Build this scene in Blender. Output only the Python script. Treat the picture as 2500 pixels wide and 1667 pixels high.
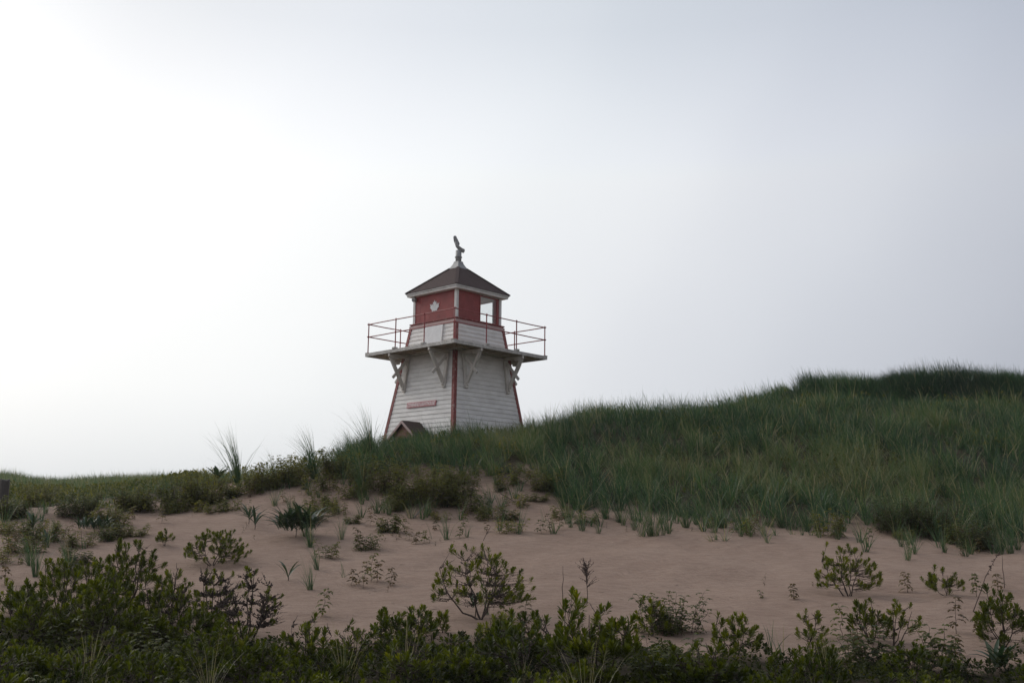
import bpy, bmesh, math, random
import numpy as np
from mathutils import Vector, Matrix

# ------------------------------------------------------------------ reset
for o in list(bpy.data.objects):
    bpy.data.objects.remove(o, do_unlink=True)
SC = bpy.context.scene
COL = SC.collection
RNG = np.random.default_rng(7)
random.seed(7)

# ------------------------------------------------------------------ camera
PITCH, ROLL, FPX = 0.1747, 0.0111, 2508.45      # photograph is 2500 px wide
CAMZ = 1.6
cam_data = bpy.data.cameras.new('camera')
cam_data.sensor_width = 36.0
cam_data.lens = FPX / 2500.0 * 36.0
cam_data.clip_start = 0.1
cam_data.clip_end = 20000
cam = bpy.data.objects.new('camera', cam_data)
COL.objects.link(cam)
M_CAM = Matrix.Rotation(math.pi / 2 + PITCH, 4, 'X') @ Matrix.Rotation(ROLL, 4, 'Z')
cam.matrix_world = Matrix.Translation((0, 0, CAMZ)) @ M_CAM
SC.camera = cam

# ------------------------------------------------------------------ sky and sun
SUN_AZ, SUN_EL = math.radians(-58), math.radians(33)     # azimuth from +Y, negative = left
SUN_DIR = Vector((math.sin(SUN_AZ) * math.cos(SUN_EL), math.cos(SUN_AZ) * math.cos(SUN_EL), math.sin(SUN_EL)))
world = bpy.data.worlds.new('World')
SC.world = world
world.use_nodes = True
nt = world.node_tree
nt.nodes.clear()
def wn(t, **k):
    n = nt.nodes.new(t)
    for a, b in k.items(): setattr(n, a, b)
    return n
def wl(a, b): nt.links.new(a, b)
wout = wn('ShaderNodeOutputWorld'); wbg = wn('ShaderNodeBackground')
sky = wn('ShaderNodeTexSky', sky_type='NISHITA', sun_disc=False)
sky.sun_elevation = SUN_EL; sky.sun_rotation = SUN_AZ
sky.air_density = 1.2; sky.dust_density = 6.0; sky.ozone_density = 1.0
tc = wn('ShaderNodeTexCoord')
dot = wn('ShaderNodeVectorMath', operation='DOT_PRODUCT'); dot.inputs[1].default_value = SUN_DIR
nrm = wn('ShaderNodeVectorMath', operation='NORMALIZE')
wl(tc.outputs['Generated'], nrm.inputs[0]); wl(nrm.outputs[0], dot.inputs[0])
# slow unevenness of the fog bank
nz = wn('ShaderNodeTexNoise'); nz.inputs['Scale'].default_value = 1.7; nz.inputs['Detail'].default_value = 3.0
nz.inputs['Roughness'].default_value = 0.45
wl(nrm.outputs[0], nz.inputs['Vector'])
nm = wn('ShaderNodeMapRange'); nm.inputs['To Min'].default_value = -0.14; nm.inputs['To Max'].default_value = 0.14
wl(nz.outputs['Fac'], nm.inputs['Value'])
ad = wn('ShaderNodeMath', operation='ADD'); wl(dot.outputs['Value'], ad.inputs[0]); wl(nm.outputs[0], ad.inputs[1])
mr = wn('ShaderNodeMapRange'); mr.inputs['From Min'].default_value = -1.0
wl(ad.outputs[0], mr.inputs['Value'])
ramp = wn('ShaderNodeValToRGB')
GLOW = [(180, (.50, .505, .52)), (130, (.49, .495, .52)), (100, (.455, .47, .515)), (88, (.44, .465, .53)), (79, (.535, .56, .625)), (70, (.685, .71, .765)),
        (61, (.83, .85, .885)), (50, (.955, .975, .985)), (38, (1.10, 1.10, 1.09)), (28, (1.22, 1.20, 1.16)), (12, (1.6, 1.57, 1.5)), (0, (1.8, 1.77, 1.70))]
GLOW = [(math.cos(math.radians(d)), tuple(q / 2 for q in c)) for d, c in GLOW]   # halved: a ramp holds no value above 1
cr = ramp.color_ramp; cr.interpolation = 'CARDINAL'
while len(cr.elements) > 1: cr.elements.remove(cr.elements[-1])
for i, (p, c) in enumerate(GLOW):
    e = cr.elements[0] if i == 0 else cr.elements.new((p + 1) / 2)
    e.position = (p + 1) / 2; e.color = (*c, 1)
wl(mr.outputs[0], ramp.inputs['Fac'])
sep = wn('ShaderNodeSeparateXYZ'); wl(nrm.outputs[0], sep.inputs[0])
el = wn('ShaderNodeValToRGB')                   # the fog thins upwards towards a grey blue sky
ee = el.color_ramp; ee.interpolation = 'CARDINAL'
for i, (p, c) in enumerate([(0, (.86, .87, .885)), (.12, (1.0, 1.0, 1.0)), (.24, (1.03, 1.03, 1.025)), (.34, (.97, .98, 1.0)), (.45, (.745, .775, .828)), (.7, (.65, .68, .73)), (1.0, (.60, .63, .68))]):
    e = ee.elements[0] if i == 0 else (ee.elements[len(ee.elements) - 1] if i == 6 else ee.elements.new(p))
    e.position = p; e.color = (*c, 1)
wl(sep.outputs['Z'], el.inputs['Fac'])
mulc = wn('ShaderNodeVectorMath', operation='MULTIPLY'); wl(ramp.outputs['Color'], mulc.inputs[0]); wl(el.outputs['Color'], mulc.inputs[1])
FOG_K = 20.0                                    # undoes the halving and the background strength of 0.1
fogc = wn('ShaderNodeVectorMath', operation='SCALE'); wl(mulc.outputs[0], fogc.inputs[0]); fogc.inputs['Scale'].default_value = FOG_K
mix = wn('ShaderNodeMix', data_type='RGBA'); mix.inputs['Factor'].default_value = 0.93
wl(sky.outputs['Color'], mix.inputs['A']); wl(fogc.outputs[0], mix.inputs['B'])
wl(mix.outputs['Result'], wbg.inputs['Color']); wbg.inputs['Strength'].default_value = 0.10
wl(wbg.outputs[0], wout.inputs['Surface'])

sun_data = bpy.data.lights.new('sun', 'SUN')
sun_data.energy = 0.8; sun_data.angle = math.radians(22); sun_data.color = (1.0, 0.96, 0.90)
sun = bpy.data.objects.new('sun', sun_data); COL.objects.link(sun)
sun.rotation_euler = SUN_DIR.to_track_quat('Z', 'Y').to_euler()

SC.render.engine = 'CYCLES'
SC.view_settings.view_transform = 'Standard'
SC.view_settings.look = 'None'
SC.view_settings.exposure = 0.0
SC.view_settings.gamma = 1.0
SC.view_settings.use_curve_mapping = False
SC.cycles.max_bounces = 6
SC.cycles.transparent_max_bounces = 8

# ------------------------------------------------------------------ helpers
def tag(o, label=None, cat=None, group=None, kind=None):
    if label: o['label'] = label
    if cat: o['category'] = cat
    if group: o['group'] = group
    if kind: o['kind'] = kind
    return o

def mesh_np(name, V, T, mats, tint=None, smooth=False, matidx=None):
    V = np.asarray(V, np.float32).reshape(-1, 3); T = np.asarray(T, np.int32).reshape(-1, 3)
    me = bpy.data.meshes.new(name)
    me.vertices.add(len(V)); me.vertices.foreach_set('co', V.ravel())
    me.loops.add(T.size); me.loops.foreach_set('vertex_index', T.ravel())
    me.polygons.add(len(T)); me.polygons.foreach_set('loop_start', np.arange(0, T.size, 3, dtype=np.int32))
    if smooth: me.polygons.foreach_set('use_smooth', np.ones(len(T), bool))
    for m in (mats if isinstance(mats, (list, tuple)) else [mats]): me.materials.append(m)
    if matidx is not None: me.polygons.foreach_set('material_index', np.asarray(matidx, np.int32))
    if tint is not None:
        a = me.attributes.new('tint', 'FLOAT', 'POINT'); a.data.foreach_set('value', np.asarray(tint, np.float32))
    me.update(calc_edges=True)
    return me

def link(name, me, parent=None, loc=None, rot=None, scale=None):
    o = bpy.data.objects.new(name, me); COL.objects.link(o)
    if parent is not None: o.parent = parent
    if loc is not None: o.location = loc
    if rot is not None: o.rotation_euler = rot
    if scale is not None: o.scale = scale
    return o

def empty(name, loc, rz=0.0):
    o = bpy.data.objects.new(name, None); COL.objects.link(o)
    o.location = loc; o.rotation_euler = (0, 0, rz); o.empty_display_size = 0.2
    return o

class MB:
    """collects polygons and builds ONE mesh object"""
    def __init__(s): s.v = []; s.f = []
    def poly(s, pts, faces):
        n = len(s.v); s.v += [tuple(p) for p in pts]; s.f += [tuple(i + n for i in f) for f in faces]; return s
    def box(s, lo, hi):
        x0, y0, z0 = lo; x1, y1, z1 = hi
        return s.hexa([(x0, y0, z0), (x1, y0, z0), (x1, y1, z0), (x0, y1, z0), (x0, y0, z1), (x1, y0, z1), (x1, y1, z1), (x0, y1, z1)])
    def hexa(s, p):
        return s.poly(p, [(0, 3, 2, 1), (4, 5, 6, 7), (0, 1, 5, 4), (1, 2, 6, 5), (2, 3, 7, 6), (3, 0, 4, 7)])
    def frustum(s, h0, z0, h1, z1, cap=True):
        p = [(-h0, -h0, z0), (h0, -h0, z0), (h0, h0, z0), (-h0, h0, z0), (-h1, -h1, z1), (h1, -h1, z1), (h1, h1, z1), (-h1, h1, z1)]
        f = [(0, 1, 5, 4), (1, 2, 6, 5), (2, 3, 7, 6), (3, 0, 4, 7)]
        if cap: f += [(0, 3, 2, 1), (4, 5, 6, 7)]
        return s.poly(p, f)
    def ring(s, ho, hi, z0, z1):
        """square ring with mitred corners"""
        P = []
        for z in (z0, z1):
            for h in (ho, hi):
                P += [(-h, -h, z), (h, -h, z), (h, h, z), (-h, h, z)]
        f = []
        for i in range(4):
            j = (i + 1) % 4
            f += [(i, j, 8 + j, 8 + i), (4 + j, 4 + i, 12 + i, 12 + j), (8 + i, 8 + j, 12 + j, 12 + i), (j, i, 4 + i, 4 + j)]
        return s.poly(P, f)
    def bar(s, a, b, wx, wy, up=(0, 0, 1)):
        a = Vector(a); b = Vector(b); d = (b - a).normalized(); u = Vector(up)
        sx = d.cross(u)
        if sx.length < 1e-4: sx = d.cross(Vector((1, 0, 0)))
        sx.normalize(); sy = sx.cross(d).normalized()
        p = []
        for c in (a, b):
            for i, j in ((-1, -1), (1, -1), (1, 1), (-1, 1)): p.append(c + sx * (i * wx / 2) + sy * (j * wy / 2))
        return s.hexa(p)
    def tube(s, pts, rad, n=8, cap=True):
        pts = [Vector(p) for p in pts]
        if not isinstance(rad, (list, tuple)): rad = [rad] * len(pts)
        base = len(s.v); ref = None
        for i, p in enumerate(pts):
            d = (pts[min(i + 1, len(pts) - 1)] - pts[max(i - 1, 0)])
            d = d.normalized() if d.length > 1e-9 else Vector((0, 0, 1))
            if ref is None: ref = d.orthogonal().normalized()
            sx = (ref - d * ref.dot(d)); sx = sx.normalized() if sx.length > 1e-6 else d.orthogonal().normalized()
            ref = sx; sy = d.cross(sx)
            for k in range(n):
                a = 2 * math.pi * k / n
                s.v.append(tuple(p + (sx * math.cos(a) + sy * math.sin(a)) * rad[i]))
        for i in range(len(pts) - 1):
            for k in range(n):
                k2 = (k + 1) % n
                s.f.append((base + i * n + k, base + i * n + k2, base + (i + 1) * n + k2, base + (i + 1) * n + k))
        if cap:
            s.f.append(tuple(base + k for k in reversed(range(n))))
            e = base + (len(pts) - 1) * n; s.f.append(tuple(e + k for k in range(n)))
        return s
    def ball(s, c, r, n=8, m=5):
        c = Vector(c); P = [c + Vector((0, 0, r))]
        for i in range(1, m):
            t = math.pi * i / m
            for k in range(n):
                a = 2 * math.pi * k / n; P.append(c + Vector((math.sin(t) * math.cos(a), math.sin(t) * math.sin(a), math.cos(t))) * r)
        P.append(c - Vector((0, 0, r))); f = []
        for k in range(n):
            k2 = (k + 1) % n; f.append((0, 1 + k, 1 + k2)); last = 1 + (m - 2) * n
            f.append((len(P) - 1, last + k2, last + k))
            for i in range(m - 2): f.append((1 + i * n + k, 1 + (i + 1) * n + k, 1 + (i + 1) * n + k2, 1 + i * n + k2))
        return s.poly(P, f)
    def mesh(s, name, mat, smooth=False, bevel=0):
        me = bpy.data.meshes.new(name); me.from_pydata(s.v, [], s.f)
        bm = bmesh.new(); bm.from_mesh(me)
        bmesh.ops.recalc_face_normals(bm, faces=bm.faces)
        if bevel: bmesh.ops.bevel(bm, geom=list(bm.edges), offset=bevel, segments=1, affect='EDGES', clamp_overlap=True)
        bm.to_mesh(me); bm.free()
        if smooth:
            for p in me.polygons: p.use_smooth = True
        me.materials.append(mat); me.update()
        return me
    def build(s, name, mat, parent=None, smooth=False, bevel=0, **k):
        return link(name, s.mesh(name, mat, smooth, bevel), parent, **k)

# ------------------------------------------------------------------ materials
def new_mat(name):
    m = bpy.data.materials.new(name); m.use_nodes = True
    n = m.node_tree.nodes; n.clear()
    return m, m.node_tree, n
def node(t, ty, **k):
    n = t.nodes.new(ty)
    for a, b in k.items(): setattr(n, a, b)
    return n
def ramp_node(t, stops):
    r = node(t, 'ShaderNodeValToRGB'); e = r.color_ramp.elements
    while len(e) > 1: e.remove(e[-1])
    for i, (p, c) in enumerate(stops):
        q = e[0] if i == 0 else e.new(p)
        q.position = p; q.color = (*c, 1)
    return r

def paint(name, base, wear=None, wear_amt=0.0, scale=6.0, rough=0.6, dirt=None, dirt_amt=0.35, stretch=(1, 1, 1), bump=0.15):
    """weathered paint: soft dirt mottling plus flaked spots of another colour"""
    m, t, n = new_mat(name)
    out = node(t, 'ShaderNodeOutputMaterial'); b = node(t, 'ShaderNodeBsdfPrincipled')
    b.inputs['Roughness'].default_value = rough
    co = node(t, 'ShaderNodeTexCoord'); mp = node(t, 'ShaderNodeMapping'); mp.inputs['Scale'].default_value = stretch
    t.links.new(co.outputs['Object'], mp.inputs['Vector'])
    n1 = node(t, 'ShaderNodeTexNoise'); n1.inputs['Scale'].default_value = scale * .5; n1.inputs['Detail'].default_value = 6; n1.inputs['Roughness'].default_value = .65
    t.links.new(mp.outputs[0], n1.inputs['Vector'])
    d = dirt or tuple(c * .6 for c in base)
    r1 = ramp_node(t, [(.38, (0, 0, 0)), (.72, (dirt_amt,) * 3)]); t.links.new(n1.outputs['Fac'], r1.inputs['Fac'])
    mx = node(t, 'ShaderNodeMix', data_type='RGBA'); mx.inputs['A'].default_value = (*base, 1); mx.inputs['B'].default_value = (*d, 1)
    t.links.new(r1.outputs['Color'], mx.inputs['Factor'])
    last = mx.outputs['Result']
    if wear:
        n2 = node(t, 'ShaderNodeTexNoise'); n2.inputs['Scale'].default_value = scale * 3; n2.inputs['Detail'].default_value = 8; n2.inputs['Roughness'].default_value = .7
        t.links.new(mp.outputs[0], n2.inputs['Vector'])
        th = .72 - wear_amt * .3
        r2 = ramp_node(t, [(th, (0, 0, 0)), (th + .03, (1, 1, 1))]); t.links.new(n2.outputs['Fac'], r2.inputs['Fac'])
        m2 = node(t, 'ShaderNodeMix', data_type='RGBA'); m2.inputs['B'].default_value = (*wear, 1)
        t.links.new(last, m2.inputs['A']); t.links.new(r2.outputs['Color'], m2.inputs['Factor']); last = m2.outputs['Result']
    t.links.new(last, b.inputs['Base Color'])
    bp = node(t, 'ShaderNodeBump'); bp.inputs['Strength'].default_value = bump; bp.inputs['Distance'].default_value = .01
    t.links.new(n1.outputs['Fac'], bp.inputs['Height']); t.links.new(bp.outputs[0], b.inputs['Normal'])
    t.links.new(b.outputs[0], out.inputs['Surface'])
    return m

def leafmat(name, stops, rough=.45, trans=.3, spec=.5, var=.25):
    """leaf / blade: colour picked per leaf by the 'tint' attribute, some light shines through"""
    m, t, n = new_mat(name)
    out = node(t, 'ShaderNodeOutputMaterial'); b = node(t, 'ShaderNodeBsdfPrincipled'); tr = node(t, 'ShaderNodeBsdfTranslucent')
    b.inputs['Roughness'].default_value = rough; b.inputs['Specular IOR Level'].default_value = spec
    at = node(t, 'ShaderNodeAttribute', attribute_name='tint')
    oi = node(t, 'ShaderNodeObjectInfo')
    ad = node(t, 'ShaderNodeMath', operation='MULTIPLY_ADD'); ad.inputs[1].default_value = var; t.links.new(oi.outputs['Random'], ad.inputs[0])
    sb = node(t, 'ShaderNodeMath', operation='SUBTRACT'); sb.inputs[1].default_value = var / 2; t.links.new(at.outputs['Fac'], sb.inputs[0])
    t.links.new(sb.outputs[0], ad.inputs[2])
    r = ramp_node(t, stops); t.links.new(ad.outputs[0], r.inputs['Fac'])
    t.links.new(r.outputs['Color'], b.inputs['Base Color'])
    hs = node(t, 'ShaderNodeHueSaturation'); hs.inputs['Saturation'].default_value = 1.15; hs.inputs['Value'].default_value = 1.3
    t.links.new(r.outputs['Color'], hs.inputs['Color']); t.links.new(hs.outputs[0], tr.inputs['Color'])
    mx = node(t, 'ShaderNodeMixShader'); mx.inputs[0].default_value = trans
    t.links.new(b.outputs[0], mx.inputs[1]); t.links.new(tr.outputs[0], mx.inputs[2]); t.links.new(mx.outputs[0], out.inputs['Surface'])
    return m

def plain(name, col, rough=.6, metal=0.0):
    return paint(name, col, rough=rough, dirt_amt=.4, scale=9)

MAT = {}
MAT['white'] = paint('white_clapboard_paint', (.84, .81, .775), wear=(.34, .30, .27), wear_amt=.22, scale=4, dirt=(.54, .50, .47), dirt_amt=.6, stretch=(1, 1, 2.5))
MAT['whitetrim'] = paint('white_trim_paint', (.80, .785, .76), wear=(.36, .32, .29), wear_amt=.12, scale=6, dirt=(.42, .39, .36), dirt_amt=.5)
MAT['deck'] = paint('flaking_deck_paint', (.62, .59, .55), wear=(.20, .17, .15), wear_amt=.50, scale=8, dirt=(.30, .265, .235), dirt_amt=.8)
MAT['soffitwood'] = paint('underside_paint_bounce_tan', (.56, .47, .38), wear=(.28, .22, .18), wear_amt=.2, scale=5, dirt=(.33, .28, .24), dirt_amt=.7, stretch=(1, 1, 3))  # tan of the base holds the warm light bounced up from the sand
MAT['bracket'] = paint('bracket_paint_shade_tan', (.66, .615, .56), wear=(.30, .25, .21), wear_amt=.2, scale=6, dirt=(.42, .37, .32), dirt_amt=.6)  # the brackets' shade under the deck is put into this tan base
MAT['red'] = paint('barn_red_paint', (.33, .062, .058), wear=(.36, .17, .155), wear_amt=.14, scale=5, dirt=(.175, .034, .033), dirt_amt=.7)
MAT['redtrim'] = paint('worn_red_trim_paint', (.27, .050, .045), wear=(.44, .31, .27), wear_amt=.50, scale=6, dirt=(.16, .055, .045), dirt_amt=.8, stretch=(1, 1, .45))
MAT['redrail'] = paint('red_rail_paint', (.33, .065, .065), wear=(.24, .15, .14), wear_amt=.18, scale=14, rough=.5)
MAT['pink'] = paint('faded_pink_frieze_paint', (.50, .36, .34), wear=(.33, .12, .11), wear_amt=.3, scale=6, dirt=(.40, .25, .24), dirt_amt=.6)
MAT['shingle'] = paint('brown_shingle', (.088, .054, .048), wear=(.10, .07, .064), wear_amt=.45, scale=22, rough=.9, dirt=(.04, .028, .026), dirt_amt=.8, bump=.5)
MAT['zinc'] = paint('grey_flashing', (.34, .34, .335), wear=(.24, .24, .23), wear_amt=.3, scale=10, rough=.45, dirt=(.2, .2, .195), dirt_amt=.6)
MAT['darkmetal'] = paint('dark_metal', (.10, .10, .10), rough=.5)
MAT['signred'] = paint('sign_red', (.55, .21, .22), rough=.6, scale=12, dirt=(.5, .22, .23), dirt_amt=.5)
MAT['signpink'] = paint('sign_lettering_pale', (.86, .74, .73), rough=.6, scale=20)
MAT['leafwhite'] = paint('emblem_white', (.80, .80, .80), rough=.6, scale=10)
MAT['cedar'] = paint('red_brown_board', (.30, .15, .10), wear=(.30, .2, .15), wear_amt=.25, scale=8, dirt=(.13, .05, .04), dirt_amt=.8, stretch=(1, 1, .3))
MAT['oldwood'] = paint('weathered_grey_wood', (.085, .078, .07), wear=(.04, .037, .034), wear_amt=.4, scale=9, rough=.9, stretch=(2, 2, .3), bump=.6)
MAT['drift'] = paint('bleached_driftwood', (.26, .22, .19), rough=.85, scale=12)
MAT['void'] = paint('dark_interior', (.05, .035, .03), rough=.9)
MAT['bark'] = paint('red_brown_bark', (.055, .036, .028), wear=(.10, .075, .06), wear_amt=.4, scale=30, rough=.85)
MAT['rosestem'] = paint('rose_stem', (.065, .042, .026), rough=.8, scale=30)
MAT['deadstem'] = paint('dead_stem', (.07, .045, .036), rough=.9, scale=30)

def glass():
    m, t, n = new_mat('window_glass')
    out = node(t, 'ShaderNodeOutputMaterial'); tr = node(t, 'ShaderNodeBsdfTransparent'); gl = node(t, 'ShaderNodeBsdfGlossy')
    tr.inputs['Color'].default_value = (.97, .98, .98, 1); gl.inputs['Roughness'].default_value = .02
    mx = node(t, 'ShaderNodeMixShader'); mx.inputs[0].default_value = .05; t.links.new(tr.outputs[0], mx.inputs[1]); t.links.new(gl.outputs[0], mx.inputs[2])
    t.links.new(mx.outputs[0], out.inputs['Surface']); return m
MAT['glass'] = glass()

MAT['grass'] = leafmat('beach_grass_blade', [(0, (.020, .044, .021)), (.3, (.048, .100, .044)), (.58, (.092, .152, .058)), (.8, (.15, .178, .070)), (1, (.36, .31, .17))], rough=.40, trans=.40, var=.0)
MAT['tuft'] = leafmat('tuft_grass_blade', [(0, (.030, .062, .028)), (.4, (.062, .110, .048)), (.75, (.11, .155, .060)), (1, (.34, .29, .17))], rough=.38, trans=.36, var=.15)
MAT['bay'] = leafmat('glossy_shrub_leaf', [(0, (.024, .033, .006)), (.4, (.064, .080, .010)), (.75, (.125, .140, .018)), (1, (.21, .205, .028))], rough=.44, trans=.42, spec=.32, var=.15)
MAT['rose'] = leafmat('rose_leaf', [(0, (.030, .044, .011)), (.4, (.088, .100, .022)), (.75, (.165, .160, .032)), (1, (.30, .25, .038))], rough=.5, trans=.42, spec=.35, var=.2)
MAT['rosebrown'] = leafmat('bronzed_rose_leaf', [(0, (.070, .050, .022)), (.5, (.125, .092, .036)), (1, (.16, .14, .05))], rough=.55, trans=.4, var=.25)
MAT['broad'] = leafmat('broad_strap_leaf', [(0, (.018, .040, .018)), (.5, (.034, .062, .026)), (1, (.065, .085, .035))], rough=.38, trans=.22, var=.2)
MAT['ground_cover'] = leafmat('ground_cover_leaf', [(0, (.012, .018, .005)), (.4, (.032, .038, .009)), (.75, (.076, .086, .014)), (.93, (.14, .135, .022)), (1, (.30, .23, .025))], rough=.62, trans=.34, spec=.14, var=0)  # palette darkened to hold the shade deep in the thicket
MAT['litter'] = leafmat('dry_litter', [(0, (.05, .035, .025)), (.6, (.11, .08, .06)), (1, (.26, .22, .16))], rough=.8, trans=.05, var=0)
# ------------------------------------------------------------------ terrain
def pix_ray(u, v):
    """direction in the world of a point of the photograph (2500 x 1667)"""
    d = Vector(((u - 1250) / FPX, -(v - 833.5) / FPX, -1.0))
    return (M_CAM.to_3x3() @ d).normalized()

COLS = {   # distance : row of the photograph where the bare ground lies, per photograph column
    0:    [(11, 1676), (14.5, 1545), (18, 1430), (22, 1332), (25, 1264), (26.5, 1250), (28, 1251), (32, 1240), (45, 1206), (60, 1180), (74, 1168), (100, 1196)],
    120:  [(11, 1676), (14.5, 1545), (18, 1430), (22, 1332), (25, 1268), (26.8, 1246), (29, 1243), (32, 1234), (45, 1208), (60, 1190), (74, 1183), (100, 1205)],
    250:  [(11, 1675), (14.5, 1545), (18, 1430), (22, 1335), (25.5, 1268), (28, 1240), (30, 1228), (45, 1205), (60, 1187), (74, 1178), (100, 1205)],
    500:  [(11, 1674), (14.5, 1543), (18, 1428), (22, 1335), (25.5, 1268), (28.5, 1225), (31, 1196), (33.5, 1180), (37, 1181), (45, 1185), (60, 1180), (74, 1172), (100, 1200)],
    650:  [(11, 1673), (14.5, 1541), (18, 1426), (22, 1332), (25.5, 1258), (28.5, 1200), (31, 1168), (33.5, 1158), (37, 1166), (45, 1182), (60, 1184), (74, 1180), (100, 1210)],
    800:  [(11, 1672), (14.5, 1540), (18, 1424), (22, 1330), (25.5, 1252), (28.5, 1182), (31, 1142), (33.5, 1124), (37, 1132), (45, 1165), (60, 1185), (100, 1215)],
    950:  [(11, 1670), (14.5, 1537), (18, 1420), (22, 1325), (25.5, 1248), (28.5, 1168), (30.5, 1118), (32, 1092), (36, 1092), (41, 1105), (60, 1180), (100, 1215)],
    1108: [(11, 1669), (14.5, 1535), (18, 1418), (22, 1322), (25.5, 1245), (28.5, 1165), (30.5, 1110), (32, 1080), (36, 1088), (41, 1100), (60, 1180), (100, 1215)],
    1300: [(11, 1667), (14.5, 1532), (18, 1415), (22, 1318), (25, 1256), (28.5, 1155), (30.5, 1104), (32.5, 1072), (36, 1072), (41, 1090), (60, 1160), (100, 1215)],
    1500: [(11, 1665), (14.5, 1530), (18, 1412), (22, 1314), (24.5, 1262), (28, 1178), (32, 1088), (35, 1038), (37, 1026), (41, 1032), (60, 1110), (100, 1210)],
    1640: [(11, 1664), (14.5, 1529), (18, 1411), (22, 1313), (24.2, 1272), (28, 1182), (32, 1096), (36, 1044), (38, 1030), (42, 1032), (60, 1095), (100, 1210)],
    1750: [(11, 1662), (14.5, 1528), (18, 1410), (22, 1312), (24, 1278), (28, 1186), (32, 1102), (36, 1044), (38.5, 1020), (42, 1018), (60, 1080), (100, 1210)],
    1860: [(11, 1661), (14.5, 1527), (18, 1409), (21.8, 1315), (23.8, 1284), (27.5, 1200), (31.5, 1116), (35.5, 1044), (38.5, 1008), (41, 998), (44, 988), (48, 990), (60, 1055), (100, 1205)],
    1950: [(11, 1660), (14.5, 1526), (18, 1408), (21.5, 1318), (23.5, 1290), (27, 1216), (31, 1126), (35, 1048), (38, 1008), (41, 992), (43.0, 990), (44.3, 958), (48, 958), (60, 1040), (100, 1200)],
    2200: [(11, 1657), (14.5, 1524), (18, 1408), (21, 1330), (23, 1302), (26.5, 1232), (30, 1144), (35, 1052), (38, 1010), (41, 993), (43.0, 990), (44.4, 950), (48, 950), (60, 1020), (100, 1200)],
    2500: [(11, 1653), (14.5, 1522), (18, 1412), (20.5, 1352), (22.5, 1324), (26, 1252), (30, 1160), (35, 1064), (38, 1020), (41, 996), (43.0, 990), (44.4, 946), (48, 944), (60, 1010), (100, 1200)],
}
def pchip(x, y, xq):
    x = np.asarray(x, float); y = np.asarray(y, float); h = np.diff(x)
    dl = (np.diff(y, axis=0).T / h).T
    m = np.zeros_like(y)
    for i in range(1, len(x) - 1):
        a, b = dl[i - 1], dl[i]; w1, w2 = 2 * h[i] + h[i - 1], h[i] + 2 * h[i - 1]
        ok = (a * b) > 0
        with np.errstate(divide='ignore', invalid='ignore'): v = (w1 + w2) / (w1 / a + w2 / b)
        m[i] = np.where(ok, v, 0)
    m[0] = dl[0]; m[-1] = dl[-1]
    k = np.clip(np.searchsorted(x, xq) - 1, 0, len(x) - 2)
    t = (xq - x[k]) / h[k]; sh = (-1,) + (1,) * (y.ndim - 1)
    t = t.reshape(sh); hh = h[k].reshape(sh)
    return ((1 + 2 * t) * (1 - t) ** 2) * y[k] + (t * (1 - t) ** 2) * hh * m[k] + (t * t * (3 - 2 * t)) * y[k + 1] + (t * t * (t - 1)) * hh * m[k + 1]

YT = np.concatenate([np.arange(0, 60, .25), np.arange(60, 401, 2.0)])
azs, prof = [], []
for u in sorted(COLS):
    ys, zs = [0, 4, 8], [0.0, 0.0, 0.01]
    for (Y, v) in COLS[u]:
        d = pix_ray(u, v); ys.append(Y); zs.append(CAMZ + Y * d.z / d.y)
    ys += [190, 400]; zs += [0.4, 0.0]
    prof.append(pchip(ys, zs, YT)); dd = pix_ray(u, 1250); azs.append(dd.x / dd.y)
AZT = np.linspace(-.62, .62, 249)
zp = np.array(prof)
ext_az = [-.7, -.62] + azs + [.62, .7]
ZT = pchip(ext_az, np.vstack([zp[:1], zp[:1], zp, zp[-1:], zp[-1:]]), AZT)        # [az, Y]

_perm = np.random.default_rng(3).random((64, 64))
def vnoise(x, y):
    x = np.asarray(x, float); y = np.asarray(y, float)
    xi = np.floor(x).astype(int); yi = np.floor(y).astype(int); fx = x - xi; fy = y - yi
    fx = fx * fx * (3 - 2 * fx); fy = fy * fy * (3 - 2 * fy)
    g = lambda i, j: _perm[i % 64, j % 64]
    return (g(xi, yi) * (1 - fx) + g(xi + 1, yi) * fx) * (1 - fy) + (g(xi, yi + 1) * (1 - fx) + g(xi + 1, yi + 1) * fx) * fy

def ground(x, y):
    x = np.asarray(x, float); y = np.asarray(y, float)
    yy = np.clip(y, 0, 399.9); az = np.clip(x / np.maximum(yy, 6.0), -.615, .615)
    a = (az - AZT[0]) / (AZT[1] - AZT[0]); ai = np.clip(a.astype(int), 0, len(AZT) - 2); fa = a - ai
    k = np.clip(np.searchsorted(YT, yy, side='right') - 1, 0, len(YT) - 2); fy = (yy - YT[k]) / (YT[k + 1] - YT[k])
    z = (ZT[ai, k] * (1 - fy) + ZT[ai, k + 1] * fy) * (1 - fa) + (ZT[ai + 1, k] * (1 - fy) + ZT[ai + 1, k + 1] * fy) * fa
    near = np.clip((60 - y) / 20, 0, 1) * np.clip((y - 7) / 4, 0, 1)
    z = z + near * (.16 * (vnoise(x * .45 + 9, y * .45) - .5) + .07 * (vnoise(x * 1.3, y * 1.3 + 5) - .5) + .022 * (vnoise(x * 4.1, y * 4.1) - .5) + .010 * (vnoise(x * 9.7, y * 9.7) - .5))
    return z

def at_pixel(u, v):
    """point of the ground that the photograph shows at (u, v)"""
    d = pix_ray(u, v); ys = np.arange(7.0, 110, .04); X = ys * d.x / d.y; Z = CAMZ + ys * d.z / d.y
    hit = np.nonzero(ground(X, ys) >= Z)[0]
    i = hit[0] if len(hit) else len(ys) - 1
    return Vector((float(X[i]), float(ys[i]), float(ground(X[i], ys[i]))))

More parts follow.
